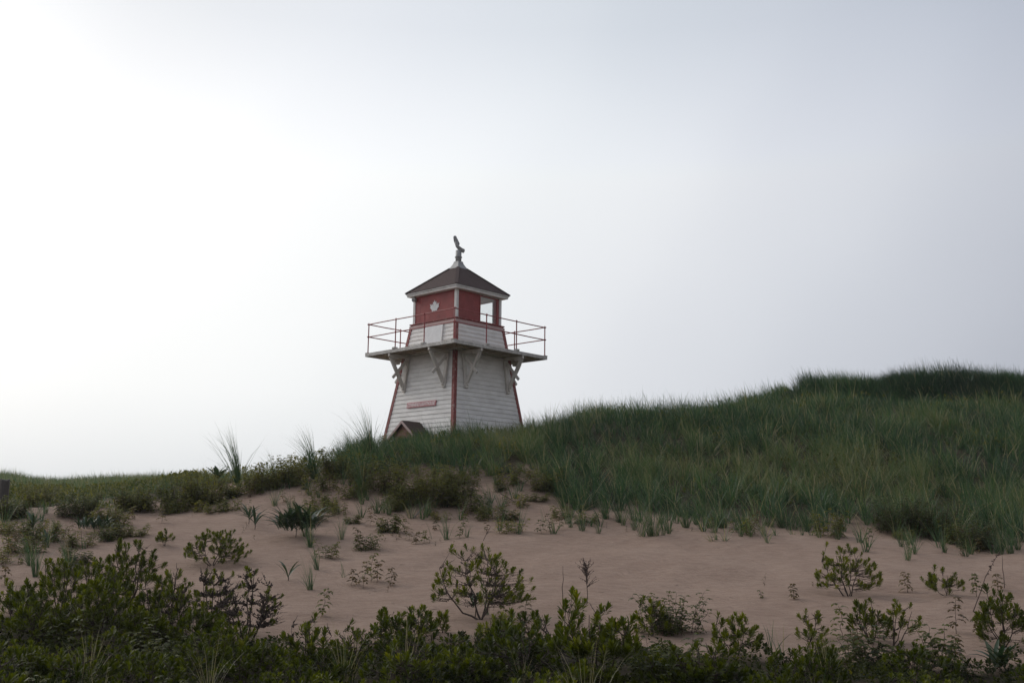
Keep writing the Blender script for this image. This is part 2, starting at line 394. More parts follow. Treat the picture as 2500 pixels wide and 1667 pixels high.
def to_pixel(x, y, z):
    P = np.stack([np.asarray(x, float), np.asarray(y, float), np.asarray(z, float) - CAMZ], -1)
    R = np.array(M_CAM.to_3x3())
    c = P @ R
    return 1250 + FPX * c[..., 0] / -c[..., 2], 833.5 - FPX * c[..., 1] / -c[..., 2]

# where the beach grass starts: photograph column -> row of its lower edge
GE = np.array([(-900, 1262), (-100, 1246), (60, 1240), (130, 1236), (260, 1230), (400, 1222), (470, 1208), (560, 1192), (700, 1172), (830, 1152), (880, 1160), (960, 1160), (1100, 1166), (1190, 1165),
               (1250, 1165), (1290, 1140), (1320, 1150), (1345, 1195), (1400, 1228), (1500, 1246), (1600, 1256), (1700, 1262), (1800, 1272), (1900, 1272), (2050, 1276), (2150, 1290), (2300, 1302), (2400, 1325), (2500, 1335), (3300, 1345)], float)
# where the dense foreground thicket starts
TE = np.array([(-900, 1500), (0, 1500), (60, 1475), (200, 1470), (330, 1490), (450, 1535), (600, 1570), (680, 1585), (800, 1580), (900, 1570), (1100, 1560), (1300, 1560), (1450, 1570), (1600, 1580), (1680, 1606),
               (1760, 1606), (1900, 1600), (2100, 1612), (2250, 1636), (2380, 1640), (2500, 1620), (3300, 1640)], float)
def smooth(a, b, x):
    t = np.clip((x - a) / (b - a), 0, 1); return t * t * (3 - 2 * t)
def cover_grass(x, y, z=None):
    if z is None: z = ground(x, y)
    u, v = to_pixel(x, np.maximum(y, 1.0), z)
    e = np.interp(u, GE[:, 0], GE[:, 1]) + 50 * (vnoise(x * .75, y * .75) - .5) + 22 * (vnoise(x * 2.3, y * 2.3) - .5)
    c = smooth(24, -24, v - e) * (np.asarray(y) > 18)
    behind = (np.asarray(y) > 33)
    return np.where(behind, 1.0, c)
def cover_thicket(x, y, z=None):
    if z is None: z = ground(x, y)
    u, v = to_pixel(x, np.maximum(y, 1.0), z)
    e = np.interp(u, TE[:, 0], TE[:, 1]) + 26 * (vnoise(x * 1.6 + 4, y * 1.6) - .5)
    c = smooth(-6, 16, v - e) * (np.asarray(y) < 20)
    return np.where(np.asarray(y) < 9.5, 1.0, c)

def axis(lo, hi, step, far, grow=1.16):
    a = list(np.arange(lo, hi + 1e-6, step)); s = step
    while a[-1] < far: s *= grow; a.append(a[-1] + s)
    s = step; b = []
    x = lo
    while x > -far: s *= grow; x -= s; b.append(x)
    return np.array(b[::-1] + a)
gx = axis(-15, 19, .16, 4000); gy = axis(7, 47, .16, 4000)
GX, GY = np.meshgrid(gx, gy)
GZ = ground(GX, GY)
far = np.hypot(GX, GY); GZ = np.where(far > 420, 0.0, GZ)
nx, ny = len(gx), len(gy)
Vg = np.stack([GX, GY, GZ], -1).reshape(-1, 3)
ii, jj = np.meshgrid(np.arange(ny - 1), np.arange(nx - 1), indexing='ij')
a = (ii * nx + jj).ravel(); b_ = a + 1; c_ = a + nx; d_ = c_ + 1
Tg = np.concatenate([np.stack([a, b_, d_], 1), np.stack([a, d_, c_], 1)])
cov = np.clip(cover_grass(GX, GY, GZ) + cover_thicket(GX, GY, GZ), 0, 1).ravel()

def sand_mat():
    m, t, n = new_mat('dune_sand'); L = t.links.new
    out = node(t, 'ShaderNodeOutputMaterial'); b = node(t, 'ShaderNodeBsdfPrincipled'); b.inputs['Roughness'].default_value = .95
    b.inputs['Specular IOR Level'].default_value = .15
    co = node(t, 'ShaderNodeTexCoord')
    def noise(s, d=4, r=.6, stretch=None):
        q = node(t, 'ShaderNodeTexNoise'); q.inputs['Scale'].default_value = s; q.inputs['Detail'].default_value = d; q.inputs['Roughness'].default_value = r
        src = co.outputs['Object']
        if stretch:
            mp = node(t, 'ShaderNodeMapping'); mp.inputs['Scale'].default_value = stretch; L(src, mp.inputs['Vector']); src = mp.outputs[0]
        L(src, q.inputs['Vector']); return q.outputs['Fac']
    big = noise(.7, 5, .6); mid = noise(7, 5, .65, (.5, 1.3, 1)); fine = noise(55, 4, .8)
    r = ramp_node(t, [(.34, (.196, .131, .100)), (.5, (.308, .214, .165)), (.66, (.41, .297, .233))])
    s1 = node(t, 'ShaderNodeMath', operation='MULTIPLY_ADD'); s1.inputs[1].default_value = .35; L(mid, s1.inputs[0])
    s2 = node(t, 'ShaderNodeMath', operation='MULTIPLY_ADD'); s2.inputs[1].default_value = .52; L(fine, s2.inputs[0])
    s3 = node(t, 'ShaderNodeMath', operation='MULTIPLY'); s3.inputs[1].default_value = .25; L(big, s3.inputs[0])
    L(s3.outputs[0], s2.inputs[2]); L(s2.outputs[0], s1.inputs[2]); L(s1.outputs[0], r.inputs['Fac'])
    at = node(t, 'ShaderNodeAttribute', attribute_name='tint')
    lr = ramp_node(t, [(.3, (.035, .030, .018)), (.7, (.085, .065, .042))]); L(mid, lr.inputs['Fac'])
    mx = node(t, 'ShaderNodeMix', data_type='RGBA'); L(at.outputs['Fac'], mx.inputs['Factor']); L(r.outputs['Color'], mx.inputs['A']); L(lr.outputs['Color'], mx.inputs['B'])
    L(mx.outputs['Result'], b.inputs['Base Color'])
    wv = node(t, 'ShaderNodeTexWave', wave_type='BANDS', bands_direction='DIAGONAL'); wv.inputs['Scale'].default_value = 2.6; wv.inputs['Distortion'].default_value = 9; wv.inputs['Detail'].default_value = 3; wv.inputs['Detail Scale'].default_value = 1.2
    L(co.outputs['Object'], wv.inputs['Vector'])
    h1 = node(t, 'ShaderNodeMath', operation='MULTIPLY_ADD'); h1.inputs[1].default_value = .25; L(wv.outputs['Fac'], h1.inputs[0])
    h2 = node(t, 'ShaderNodeMath', operation='MULTIPLY_ADD'); h2.inputs[1].default_value = .5; L(fine, h2.inputs[0]); L(mid, h2.inputs[2]); L(h2.outputs[0], h1.inputs[2])
    bp = node(t, 'ShaderNodeBump'); bp.inputs['Strength'].default_value = .8; bp.inputs['Distance'].default_value = .05
    L(h1.outputs[0], bp.inputs['Height']); L(bp.outputs[0], b.inputs['Normal']); L(b.outputs[0], out.inputs['Surface'])
    return m
MAT['sand'] = sand_mat()
gme = mesh_np('dune_ground', Vg, Tg, MAT['sand'], tint=cov, smooth=True)
tag(link('dune_ground', gme), 'reddish sand dune slope rising to a grassy crest', 'sand dune', kind='structure')
# ------------------------------------------------------------------ lighthouse
LHX, LHY, LHA = -1.9643, 36.0, 0.8147
def wall_h(z): return 1.3093 - 0.1472 * (z - 7.4439)      # half width of the tapered tower
ZB = 3.55
LH = empty('lighthouse', (LHX, LHY, 0), LHA)
# the Empty stands at the tower's foot; children use heights above sea level
LH.location.z = ZB
tag(LH, 'small square white clapboard lighthouse with red lantern room behind the dune crest', 'lighthouse')
def P(o):            # parent to the lighthouse keeping absolute heights
    o.parent = LH; o.location.z -= ZB; return o
FACES = [0, 1, 2, 3]            # rotations by 90 degrees: 0 is the -X wall, 1 the -Y wall ...
def rot4(k, p):                 # k-th wall from the -X wall
    x, y, z = p
    for _ in range(k): x, y = -y, x
    return (x, y, z)

m = MB(); m.frustum(wall_h(ZB) - .035, ZB - .4, wall_h(8.44) - .035, 8.44); P(m.build('tower_core', MAT['white']))
def courses(z0, z1, n):
    for i in range(n):
        a = z0 + (z1 - z0) * i / n; b = z0 + (z1 - z0) * (i + 1) / n
        for k in FACES:
            ja = random.uniform(-.003, .003)
            ha, hb = wall_h(a), wall_h(b); bo, to = .012 + ja, -.010
            la, lb = ha - .07, hb - .07
            p = [(-(ha - .03), -la, a), (-(ha + bo), -la, a), (-(ha + bo), la, a), (-(ha - .03), la, a),
                 (-(hb - .03), -lb, b + .006), (-(hb + to), -lb, b + .006), (-(hb + to), lb, b + .006), (-(hb - .03), lb, b + .006)]
            mm = MB(); mm.hexa([rot4(k, q) for q in p]); P(mm.build('clapboard', MAT['white']))
courses(ZB - .2, 7.30, 26)
courses(7.45, 8.33, 6)
# red corner boards, one pair on each arris
for zlo, zhi in ((ZB - .3, 7.315), (7.445, 8.425)):
    for k in FACES:
        mm = MB()
        for s in (0, 1):
            q = []
            for z in (zlo, zhi):
                h = wall_h(z); o = h + .026; i_ = h - .02; wd = .105
                if s == 0: ring_ = [(-o, -o, z), (-o, -h + wd, z), (-i_, -h + wd, z), (-i_, -o, z)]
                else: ring_ = [(-i_, -o, z), (-h + wd, -o, z), (-h + wd, -i_, z), (-i_, -i_, z)]
                q += ring_
            mm.hexa([rot4(k, c) for c in q])
        P(mm.build('corner_board', MAT['redtrim'], bevel=.006))
# frieze and sill under the lantern
P(MB().ring(wall_h(8.36) + .03, wall_h(8.36) - .05, 8.325, 8.432).build('frieze_board', MAT['pink'], bevel=.004))
P(MB().ring(1.175, .95, 8.434, 8.468).build('sill_moulding', MAT['red'], bevel=.005))
P(MB().ring(1.2045, .93, 8.470, 8.508).build('sill_board', MAT['redtrim'], bevel=.006))
P(MB().box((-.96, -.96, 8.44), (.96, .96, 8.50)).build('lantern_floor', MAT['whitetrim']))

# lantern room
HL, ZL0, ZL1 = 1.1163, 8.510, 9.490
for k in FACES:
    mm = MB()
    q = [(-HL, -HL), (-HL, -HL + .105), (-HL + .03, -HL + .105), (-HL + .03, -HL + .03), (-HL + .105, -HL + .03), (-HL + .105, -HL)]
    pts = [rot4(k, (x, y, ZL0)) for x, y in q] + [rot4(k, (x, y, ZL1)) for x, y in q]
    mm.poly(pts, [(0, 1, 2, 3), (0, 3, 4, 5), (6, 7, 8, 9), (6, 9, 10, 11)] + [(i, (i + 1) % 6, 6 + (i + 1) % 6, 6 + i) for i in range(6)])
    P(mm.build('corner_post', MAT['whitetrim']))
W_ = HL - .022                     # wall plane, set back behind the corner posts
def wall_piece(k, y0, y1, z0, z1, d0=0.0, d1=.035, name='red_panel', mat='red', bevel=0, parent=None):
    mm = MB(); p = []
    for z in (z0, z1):
        p += [(-W_ - d0, y0, z), (-W_ - d0, y1, z), (-W_ + d1, y1, z), (-W_ + d1, y0, z)]
    mm.hexa([rot4(k, c) for c in p]); return P(mm.build(name, MAT[mat], bevel=bevel))
E_ = HL - .107
# left wall: plain boards
nb = 8
for i in range(nb):
    y0 = -E_ + 2 * E_ * i / nb; y1 = -E_ + 2 * E_ * (i + 1) / nb
    wall_piece(0, y0 + .0012, y1 - .0012, ZL0, ZL1, d0=random.uniform(-.0015, .0015), name='wall_board')
# right wall (local -Y, rot4 k=1: local y of the piece maps to local -x... ) boards then window
def rx(x): return -x               # after one quarter turn, the piece's y equals -x
for i in range(4):
    x0 = -.018 + (E_ + .018) * i / 4; x1 = -.018 + (E_ + .018) * (i + 1) / 4
    wall_piece(1, x0 + .001, x1 - .001, ZL0, ZL1, d0=random.uniform(-.001, .001), name='wall_board')
def window(k, a, b, z0, z1, frame='red', glass=True):
    fr = MB()
    for (y0, y1, c0, c1) in ((a - (.10 if k == 1 else .05), a, z0 - .04, z1 + .03), (b, b + .05, z0 - .04, z1 + .03), (a, b, z0 - .04, z0), (a, b, z1, z1 + .03)):
        p = []
        for z in (c0, c1): p += [(-W_ - .012, y0, z), (-W_ - .012, y1, z), (-W_ + .05, y1, z), (-W_ + .05, y0, z)]
        fr.hexa([rot4(k, c) for c in p])
    o = P(fr.build('window', MAT[frame], bevel=.003))
    g = MB(); p = []
    for z in (z0, z1): p += [(-W_ + .014, a, z), (-W_ + .014, b, z), (-W_ + .020, b, z), (-W_ + .020, a, z)]
    g.hexa([rot4(k, c) for c in p]); go = g.build('pane', MAT['glass'], o)
    return o
window(1, -.885, -.07, 8.545, 9.432)
window(3, -.885, .55, 8.545, 9.432, 'whitetrim'); window(2, -.72, .72, 8.545, 9.432, 'whitetrim')
for k, a, b in ((3, -E_, -.936), (3, .602, E_), (2, -E_, -.772), (2, .772, E_)):
    wall_piece(k, a, b, ZL0, ZL1)
P(MB().box((-1.08, -1.08, 9.494), (1.08, 1.08, 9.52)).build('ceiling', MAT['whitetrim']))
# eaves and roof
P(MB().ring(1.283, 1.083, 9.496, 9.566).build('fascia_board', MAT['whitetrim'], bevel=.004))
P(MB().ring(1.316, 1.06, 9.568, 9.612).build('eave_moulding', MAT['whitetrim'], bevel=.006))
rf = MB(); NR = 15
for i in range(NR):
    t0, t1 = i / NR, (i + 1) / NR
    h0, h1 = 1.3273 + (.2244 - 1.3273) * t0, 1.3273 + (.2244 - 1.3273) * t1
    z0, z1 = 9.615 + (10.571 - 9.615) * t0, 9.615 + (10.571 - 9.615) * t1
    rf.frustum(h0 + .012, z0 + .004, h1 - .004, z1 + .012, cap=True)
roof = P(rf.build('shingle_roof', MAT['shingle']))
# hip caps over the arrises
for k in FACES:
    hp = MB(); a = rot4(k, (-1.335, -1.335, 9.628)); b = rot4(k, (-.225, -.225, 10.588)); hp.bar(a, b, .11, .022)
    ho = hp.build('hip_cap', MAT['shingle'], roof)
fl = MB()
prof_ = [(.255, 10.560), (.232, 10.592), (.180, 10.675), (.135, 10.765), (.112, 10.850)]
for (h0, z0), (h1, z1) in zip(prof_[:-1], prof_[1:]): fl.frustum(h0, z0, h1, z1, cap=False)
fl.poly([(-.112, -.112, 10.85), (.112, -.112, 10.85), (.112, .112, 10.85), (-.112, .112, 10.85)], [(0, 1, 2, 3)])
P(fl.build('roof_flashing', MAT['zinc']))
pipe = P(MB().tube([(0, 0, 10.80), (0, 0, 11.262)], .107, 20).build('vent_pipe', MAT['zinc'], smooth=False))
for p_ in pipe.data.polygons: p_.use_smooth = len(p_.vertices) == 4
col_ = MB().tube([(0, 0, 11.00 - ZB + ZB), (0, 0, 11.022)], .135, 20).build('pipe_collar', MAT['zinc'], pipe)
# wind cowl with tail vane: built in a plane that lies across the view (local direction (1,-1) points right in the photograph)
ax = Vector((1, -1, 0)).normalized(); ay = Vector((1, 1, 0)).normalized()
def cw(r, up, dep=0.0): return tuple(ax * r + ay * dep + Vector((0, 0, 11.262 + up)))
cowl = MB()
path = [(-.125, .34, .055), (-.135, .25, .075), (-.105, .15, .085), (-.04, .06, .09), (.06, -.015, .09), (.165, -.085, .10)]
sec = []
for i, (r, up, hw) in enumerate(path):
    r0, u0, _ = path[max(i - 1, 0)]; r1, u1, _ = path[min(i + 1, len(path) - 1)]
    t_ = Vector((r1 - r0, u1 - u0)).normalized(); n_ = Vector((-t_.y, t_.x)); n_ = n_ if n_.x > 0 else -n_
    row = []
    for kx in range(9):
        an = math.pi * kx / 8 - math.pi / 2
        dep = math.sin(an) * hw; ins = (1 - math.cos(an)) * hw * 1.25
        row.append((r + n_.x * ins, up + n_.y * ins, dep, n_))
    sec.append(row)
pts, fs = [], []
for row in sec:
    for (r, up, dep, n_) in row: pts.append(cw(r, up, dep))
    for (r, up, dep, n_) in row: pts.append(cw(r - n_.x * .008, up - n_.y * .008, dep))
for i in range(len(sec) - 1):
    for k in range(8):
        a0 = i * 18 + k; b0 = (i + 1) * 18 + k
        fs += [(a0, a0 + 1, b0 + 1, b0), (a0 + 9, b0 + 9, b0 + 10, a0 + 10)]
    for k in (0, 8):
        a0 = i * 18 + k; b0 = (i + 1) * 18 + k; fs.append((a0, b0, b0 + 9, a0 + 9))
for i in (0, len(sec) - 1):
    for k in range(8): a0 = i * 18 + k; fs.append((a0, a0 + 1, a0 + 10, a0 + 9))
cowl.poly(pts, fs)
cowl.tube([cw(-.01, -.01), cw(.0, .07)], .02, 8)
cw_o = P(cowl.build('vent_cowl', MAT['zinc']))
vane = MB(); out2 = []
for t_ in np.linspace(0, math.pi, 9): out2.append((-.145 + .052 * -math.cos(t_) * -1, .498 + .052 * math.sin(t_)))
outl = [(.030, .215), (.030, .27)] + [(-.143 + .06 * math.cos(t_), .495 + .06 * math.sin(t_)) for t_ in np.linspace(.15, math.pi, 9)] + [(-.185, .36), (-.15, .27), (-.09, .17)]
n0 = len(outl)
vane.poly([cw(r, u_, .006) for r, u_ in outl] + [cw(r, u_, -.006) for r, u_ in outl],
          [tuple(range(n0)), tuple(reversed(range(n0, 2 * n0)))] + [(i, (i + 1) % n0, n0 + (i + 1) % n0, n0 + i) for i in range(n0)])
vane.build('tail_vane', MAT['zinc'], cw_o)

# gallery deck: mitred boards in four wings, flaked edge boards
HD, ZD = 2.2865, 7.4439
NB = 6; inner = 1.335
for k in FACES:
    for i in range(NB):
        a = inner + (HD - .03 - inner) * i / NB + .003; b = inner + (HD - .03 - inner) * (i + 1) / NB - .003
        dz = random.uniform(-.003, .003)
        p = []
        for z in (ZD - .045 + dz, ZD - .002 + dz): p += [(-b, -b + .002, z), (-b, b - .002, z), (-a, a - .002, z), (-a, -a + .002, z)]
        mm = MB(); mm.hexa([rot4(k, c) for c in p]); P(mm.build('deck_board', MAT['soffitwood' if i < NB - 1 else 'deck']))
    p = []
    for z in (ZD - .118, ZD + .004): p += [(-HD, -HD, z), (-HD, HD, z), (-HD + .032, HD - .032, z), (-HD + .032, -HD + .032, z)]
    ed = MB(); ed.hexa([rot4(k, c) for c in p]); P(ed.build('edge_board', MAT['deck'], bevel=.006))
    # joist trims under the boards
    for r_ in (1.72, 2.02):
        p = []
        for z in (ZD - .105, ZD - .0495): p += [(-r_ - .025, -r_ + .06, z), (-r_ - .025, r_ - .06, z), (-r_ + .025, r_ - .06, z), (-r_ + .025, -r_ + .06, z)]
        jm = MB(); jm.hexa([rot4(k, c) for c in p]); P(jm.build('joist', MAT['soffitwood'], bevel=.004))
    # moulding where the wall meets the underside
    p = []
    for z in (7.335, 7.395): p += [(-1.385, -1.30, z), (-1.385, 1.30, z), (-1.30, 1.30, z), (-1.30, -1.30, z)]
    wm = MB(); wm.hexa([rot4(k, c) for c in p]); P(wm.build('wall_moulding', MAT['whitetrim']))

# brackets
def bracket(k, y):
    th = .085; zb, zt = 6.04, ZD - .120
    hw = wall_h
    beam = MB(); beam.bar(rot4(k, (-hw(zt) - .02, y, zt - .055)), rot4(k, (-HD + .015, y, zt - .055)), th, .105)
    o = P(beam.build('bracket', MAT['bracket'], bevel=.006))
    def piece(name, a, b, w1, w2):
        bb = MB(); bb.bar(rot4(k, a), rot4(k, b), w1, w2, up=rot4(k, (-1, 0, .15))); bb.build(name, MAT['bracket'], o, bevel=.006)
    piece('wall_post', (-hw(zb) - .055, y, zb), (-hw(zt - .11) - .055, y, zt - .112), th + .045, .075)
    piece('strut', (-hw(6.22) - .10, y, 6.22), (-HD + .10, y, zt - .115), th, .12)
    piece('cross_brace', (-hw(7.05) - .10, y + .002, 7.14), (-hw(6.55) - .62, y + .002, 6.50), th - .03, .10)
    # lower foot blocks
    ft = MB(); ft.ball(rot4(k, (-hw(6.13) - .115, y, 6.15)), .045, 8, 5); ft.build('foot_knob', MAT['bracket'], o)
    # stepped beam end
    en = MB(); en.bar(rot4(k, (-HD + .42, y, zt - .135)), rot4(k, (-HD + .12, y, zt - .135)), th - .012, .05); en.build('beam_foot', MAT['bracket'], o, bevel=.005)
for k in FACES:
    for y in (-1.04, 1.0): bracket(k, y)

# railing
RAIL = empty('railing', (0, 0, 0)); RAIL.parent = LH; RAIL.location.z = 0
HR, ZR1, ZR0 = 2.2163, 8.4894, 8.0396
def rpart(mb, name, mat): 
    o = mb.build(name, MAT[mat], RAIL, smooth=False); o.location.z = -ZB; return o
for k in FACES:
    for i in range(3):
        y = -HR + 2 * HR * i / 3
        q = rot4(k, (-HR, y, 0)); x_, y_ = q[0], q[1]
        pm = MB(); lean = random.uniform(-.006, .006)
        pm.tube([(x_, y_, ZD + .012), (x_ + lean, y_, ZR1 + .02)], .020, 8)
        pm.tube([(x_, y_, ZD + .012), (x_, y_, ZD + .04)], .04, 8)
        pm.ball((x_, y_, ZR1), .036, 8, 6); pm.ball((x_, y_, ZR0), .036, 8, 6); pm.ball((x_, y_, ZR1 + .04), .016, 6, 4)
        rpart(pm, 'post', 'redrail')
        bl = MB(); bx_, by_ = rot4(k, (-HR - .012, y, 0))[:2]
        bl.box((bx_ - .075, by_ - .075, ZD + .002), (bx_ + .075, by_ + .075, ZD + .02 + (.05 if i else .0))) ; 
        o_ = bl.build('post_block', MAT['deck'], RAIL, bevel=.008); o_.location.z = -ZB
    for z, nm in ((ZR1, 'rail'), (ZR0, 'rail')):
        rm = MB(); ys = [-HR - .055] + [-HR + 2 * HR * j / 6 for j in range(1, 6)] + [HR + .055]
        rm.tube([rot4(k, (-HR + (.003 if z == ZR0 else 0), y, z + (0 if j in (0, 6) else random.uniform(-.008, .003)))) for j, y in enumerate(ys)], .019, 8)
        rpart(rm, nm, 'redrail')
# hatch on the left wall above the deck
hm = MB(); p = []
for z, a, b in ((7.60, -.585, .285), (8.312, -.535, .345)):
    h = wall_h(z) + .018; p += [(-h - .022, a, z), (-h - .022, b, z), (-h + .03, b, z), (-h + .03, a, z)]
hm.hexa(p); ht = P(hm.build('hatch_door', MAT['leafwhite'], bevel=.004))
hf = MB()
for a0, a1, b0, b1 in ((-.615, -.565, -.635, -.59),):
    p = []
    for z, (a, b) in ((7.50, (b0 - .01, b1 - .012)), (8.32, (a0 + .03, a1 + .02))):
        h = wall_h(z) + .02; p += [(-h - .035, a, z), (-h - .035, b, z), (-h + .02, b, z), (-h + .02, a, z)]
    hf.hexa(p)
hf.build('hatch_trim', MAT['whitetrim'], ht)

# leaf emblem on the lantern's left wall (11 points)
half = [(0, 1.0), (.15, .77), (.38, .87), (.25, .46), (.60, .74), (.64, .55), (1.02, .72), (.84, .45), (.98, .36), (.62, .20), (.52, .02), (.26, .06), (0, .02)]
leaf = [(x * .5, y) for x, y in half] + [(-x * .5, y) for x, y in reversed(half[1:-1])]
lm = bmesh.new(); EX = W_ + .004
fr_ = [lm.verts.new((-EX - .012, -x * .47, 8.85 + y * .405)) for x, y in leaf]; bk_ = [lm.verts.new((-EX + .004, -x * .47, 8.85 + y * .405)) for x, y in leaf]
c0_ = lm.verts.new((-EX - .012, 0, 8.85 + .30 * .405))
for a_ in range(len(leaf)):
    b2_ = (a_ + 1) % len(leaf); lm.faces.new((c0_, fr_[a_], fr_[b2_])); lm.faces.new((fr_[a_], bk_[a_], bk_[b2_], fr_[b2_]))
bmesh.ops.recalc_face_normals(lm, faces=lm.faces)
lme = bpy.data.meshes.new('leaf_emblem'); lm.to_mesh(lme); lm.free(); lme.materials.append(MAT['leafwhite']); P(link('leaf_emblem', lme))
# round lamp at the lantern's far left corner
lp = P(MB().tube([(-HL - .002, .985, 9.385), (-HL - .09, .985, 9.385), (-HL - .125, .985, 9.38)], [.06, .082, .085], 16).build('wall_lamp', MAT['zinc']))
MB().tube([(-HL - .1255, .985, 9.38), (-HL - .129, .985, 9.38)], .056, 14).build('lens', MAT['darkmetal'], lp)
# name board
def on_left(yc, zc, off):     # matrix placing (x right, y up, z out) on the sloping left wall
    h = wall_h(zc); sl = math.atan(.1472)
    X = Vector((0, -1, 0)); Yv = Vector((math.sin(sl), 0, math.cos(sl))); Z = X.cross(Yv)
    M = Matrix((X, Yv, Z)).transposed().to_4x4(); M.translation = Vector((-h, yc, zc)) + Z * off; return M
sb = MB(); sb.box((-.735, -.093, -.02), (.735, .093, .012)); so = link('sign_board', sb.mesh('sign_board', MAT['signred'], bevel=.004), LH)
Ms = on_left(-.018, 5.54, .03); Ms.translation.z -= ZB; so.matrix_local = Ms
tcv = bpy.data.curves.new('lettering', 'FONT'); tcv.body = 'COVEHEAD LIGHTHOUSE'; tcv.size = .165; tcv.shear = .25; tcv.extrude = .002; tcv.offset = .0055
tcv.align_x = 'CENTER'; tcv.align_y = 'CENTER'
tob = bpy.data.objects.new('lettering', tcv); COL.objects.link(tob)
bpy.context.view_layer.update()
tme = bpy.data.meshes.new_from_object(tob.evaluated_get(bpy.context.evaluated_depsgraph_get()))
bpy.data.objects.remove(tob, do_unlink=True); tme.materials.clear(); tme.materials.append(MAT['signpink'])
xs_ = [v.co.x for v in tme.vertices]; ysv = [v.co.y for v in tme.vertices]
kx = 1.41 / (max(xs_) - min(xs_)); cx = (max(xs_) + min(xs_)) / 2; ky = .128 / (max(ysv) - min(ysv)); cyv = (max(ysv) + min(ysv)) / 2
for v in tme.vertices: v.co.x = (v.co.x - cx) * kx; v.co.y = (v.co.y - cyv) * ky; v.co.z += .0145
link('lettering', tme, so)

# gabled entrance porch against the left wall
PD = .80; yr, zr = -.045, 4.925; wallx = -wall_h(zr); fx = wallx - PD; hw_ = .62; zs = zr - hw_ * .80
porch = empty('porch', (0, 0, 0)); porch.parent = LH; porch.location = (0, 0, 0)
def pp(mb, name, mat, bevel=0):
    o = mb.build(name, MAT[mat], porch, bevel=bevel); o.location.z = -ZB; return o
wl_ = MB()
for s in (-1, 1):
    wl_.box((fx + .10, yr + s * (hw_ - .06) - .03, ZB - .3), (-wall_h(ZB) + .05, yr + s * (hw_ - .06) + .03, zs - .02))
pp(wl_, 'side_wall', 'white')
nbp = 9
for i in range(nbp):
    y0 = yr - hw_ + .08 + (2 * hw_ - .16) * i / nbp; y1 = yr - hw_ + .08 + (2 * hw_ - .16) * (i + 1) / nbp
    tz = lambda y: zr - .09 - abs(y - yr) * .80
    gb = MB(); d_ = random.uniform(0, .006)
    gb.hexa([(fx + .10 + d_, y0 + .003, ZB - .2), (fx + .10 + d_, y1 - .003, ZB - .2), (fx + .14, y1 - .003, ZB - .2), (fx + .14, y0 + .003, ZB - .2),
             (fx + .10 + d_, y0 + .003, tz(y0)), (fx + .10 + d_, y1 - .003, tz(y1)), (fx + .14, y1 - .003, tz(y1)), (fx + .14, y0 + .003, tz(y0))])
    pp(gb, 'gable_board', 'cedar')
for s in (-1, 1):
    rp = MB(); e = (yr + s * (hw_ + .10), zr - (hw_ + .10) * .80)
    rp.hexa([(fx, yr, zr - .045), (fx, e[0], e[1] - .045), (wallx + .45, e[0], e[1] - .045), (wallx + .1, yr, zr - .045),
             (fx, yr, zr), (fx, e[0], e[1]), (wallx + .45, e[0], e[1]), (wallx + .1, yr, zr)])
    pp(rp, 'porch_roof', 'shingle')
    bg = MB(); bg.hexa([(fx - .03, yr, zr - .10), (fx - .03, e[0], e[1] - .10), (fx - .002, e[0], e[1] - .10), (fx - .002, yr, zr - .10),
                        (fx - .03, yr, zr - .008), (fx - .03, e[0], e[1] - .008), (fx - .002, e[0], e[1] - .008), (fx - .002, yr, zr - .008)])
    pp(bg, 'barge_board', 'pink')
dm = MB(); dm.box((fx + .075, yr - .30, ZB - .2), (fx + .10, yr + .24, zr - .60)); pp(dm, 'doorway_dark', 'void')  # dark slab painted as the shade inside the doorway
# ------------------------------------------------------------------ vegetation builders
def blades(root, az, L, th0, curl, w, tint, S=3, twist=None):
    """grass blades as tapering ribbons; returns V,T,tint"""
    N = len(L); root = np.asarray(root); s = np.linspace(0, 1, S + 1)
    th = th0[:, None] + curl[:, None] * s[None] ** 1.6
    dl = (L / S)[:, None]
    tm = (th[:, 1:] + th[:, :-1]) / 2
    r = np.concatenate([np.zeros((N, 1)), np.cumsum(np.sin(tm) * dl, 1)], 1); h = np.concatenate([np.zeros((N, 1)), np.cumsum(np.cos(tm) * dl, 1)], 1)
    ca, sa = np.cos(az)[:, None], np.sin(az)[:, None]
    Pt = np.stack([root[:, 0:1] + r * ca, root[:, 1:2] + r * sa, root[:, 2:3] + h], -1)
    tw = (az + np.pi / 2 if twist is None else az + np.pi / 2 + twist)
    side = np.stack([np.cos(tw), np.sin(tw), np.zeros(N)], -1)[:, None, :]
    ws = (w[:, None] * np.clip(1.05 - s[None] ** 1.7, 0, 1) * .5)[..., None]
    A = Pt - side * ws; B = Pt + side * ws
    V = np.concatenate([np.stack([A[:, :S], B[:, :S]], 2).reshape(N, 2 * S, 3), Pt[:, S:S + 1]], 1)     # 2S+1 per blade
    t = []
    for i in range(S - 1): t += [(2 * i, 2 * i + 1, 2 * i + 3), (2 * i, 2 * i + 3, 2 * i + 2)]
    t.append((2 * S - 2, 2 * S - 1, 2 * S))
    T = (np.array(t)[None] + (np.arange(N) * (2 * S + 1))[:, None, None]).reshape(-1, 3)
    return V.reshape(-1, 3), T, np.repeat(tint, 2 * S + 1)

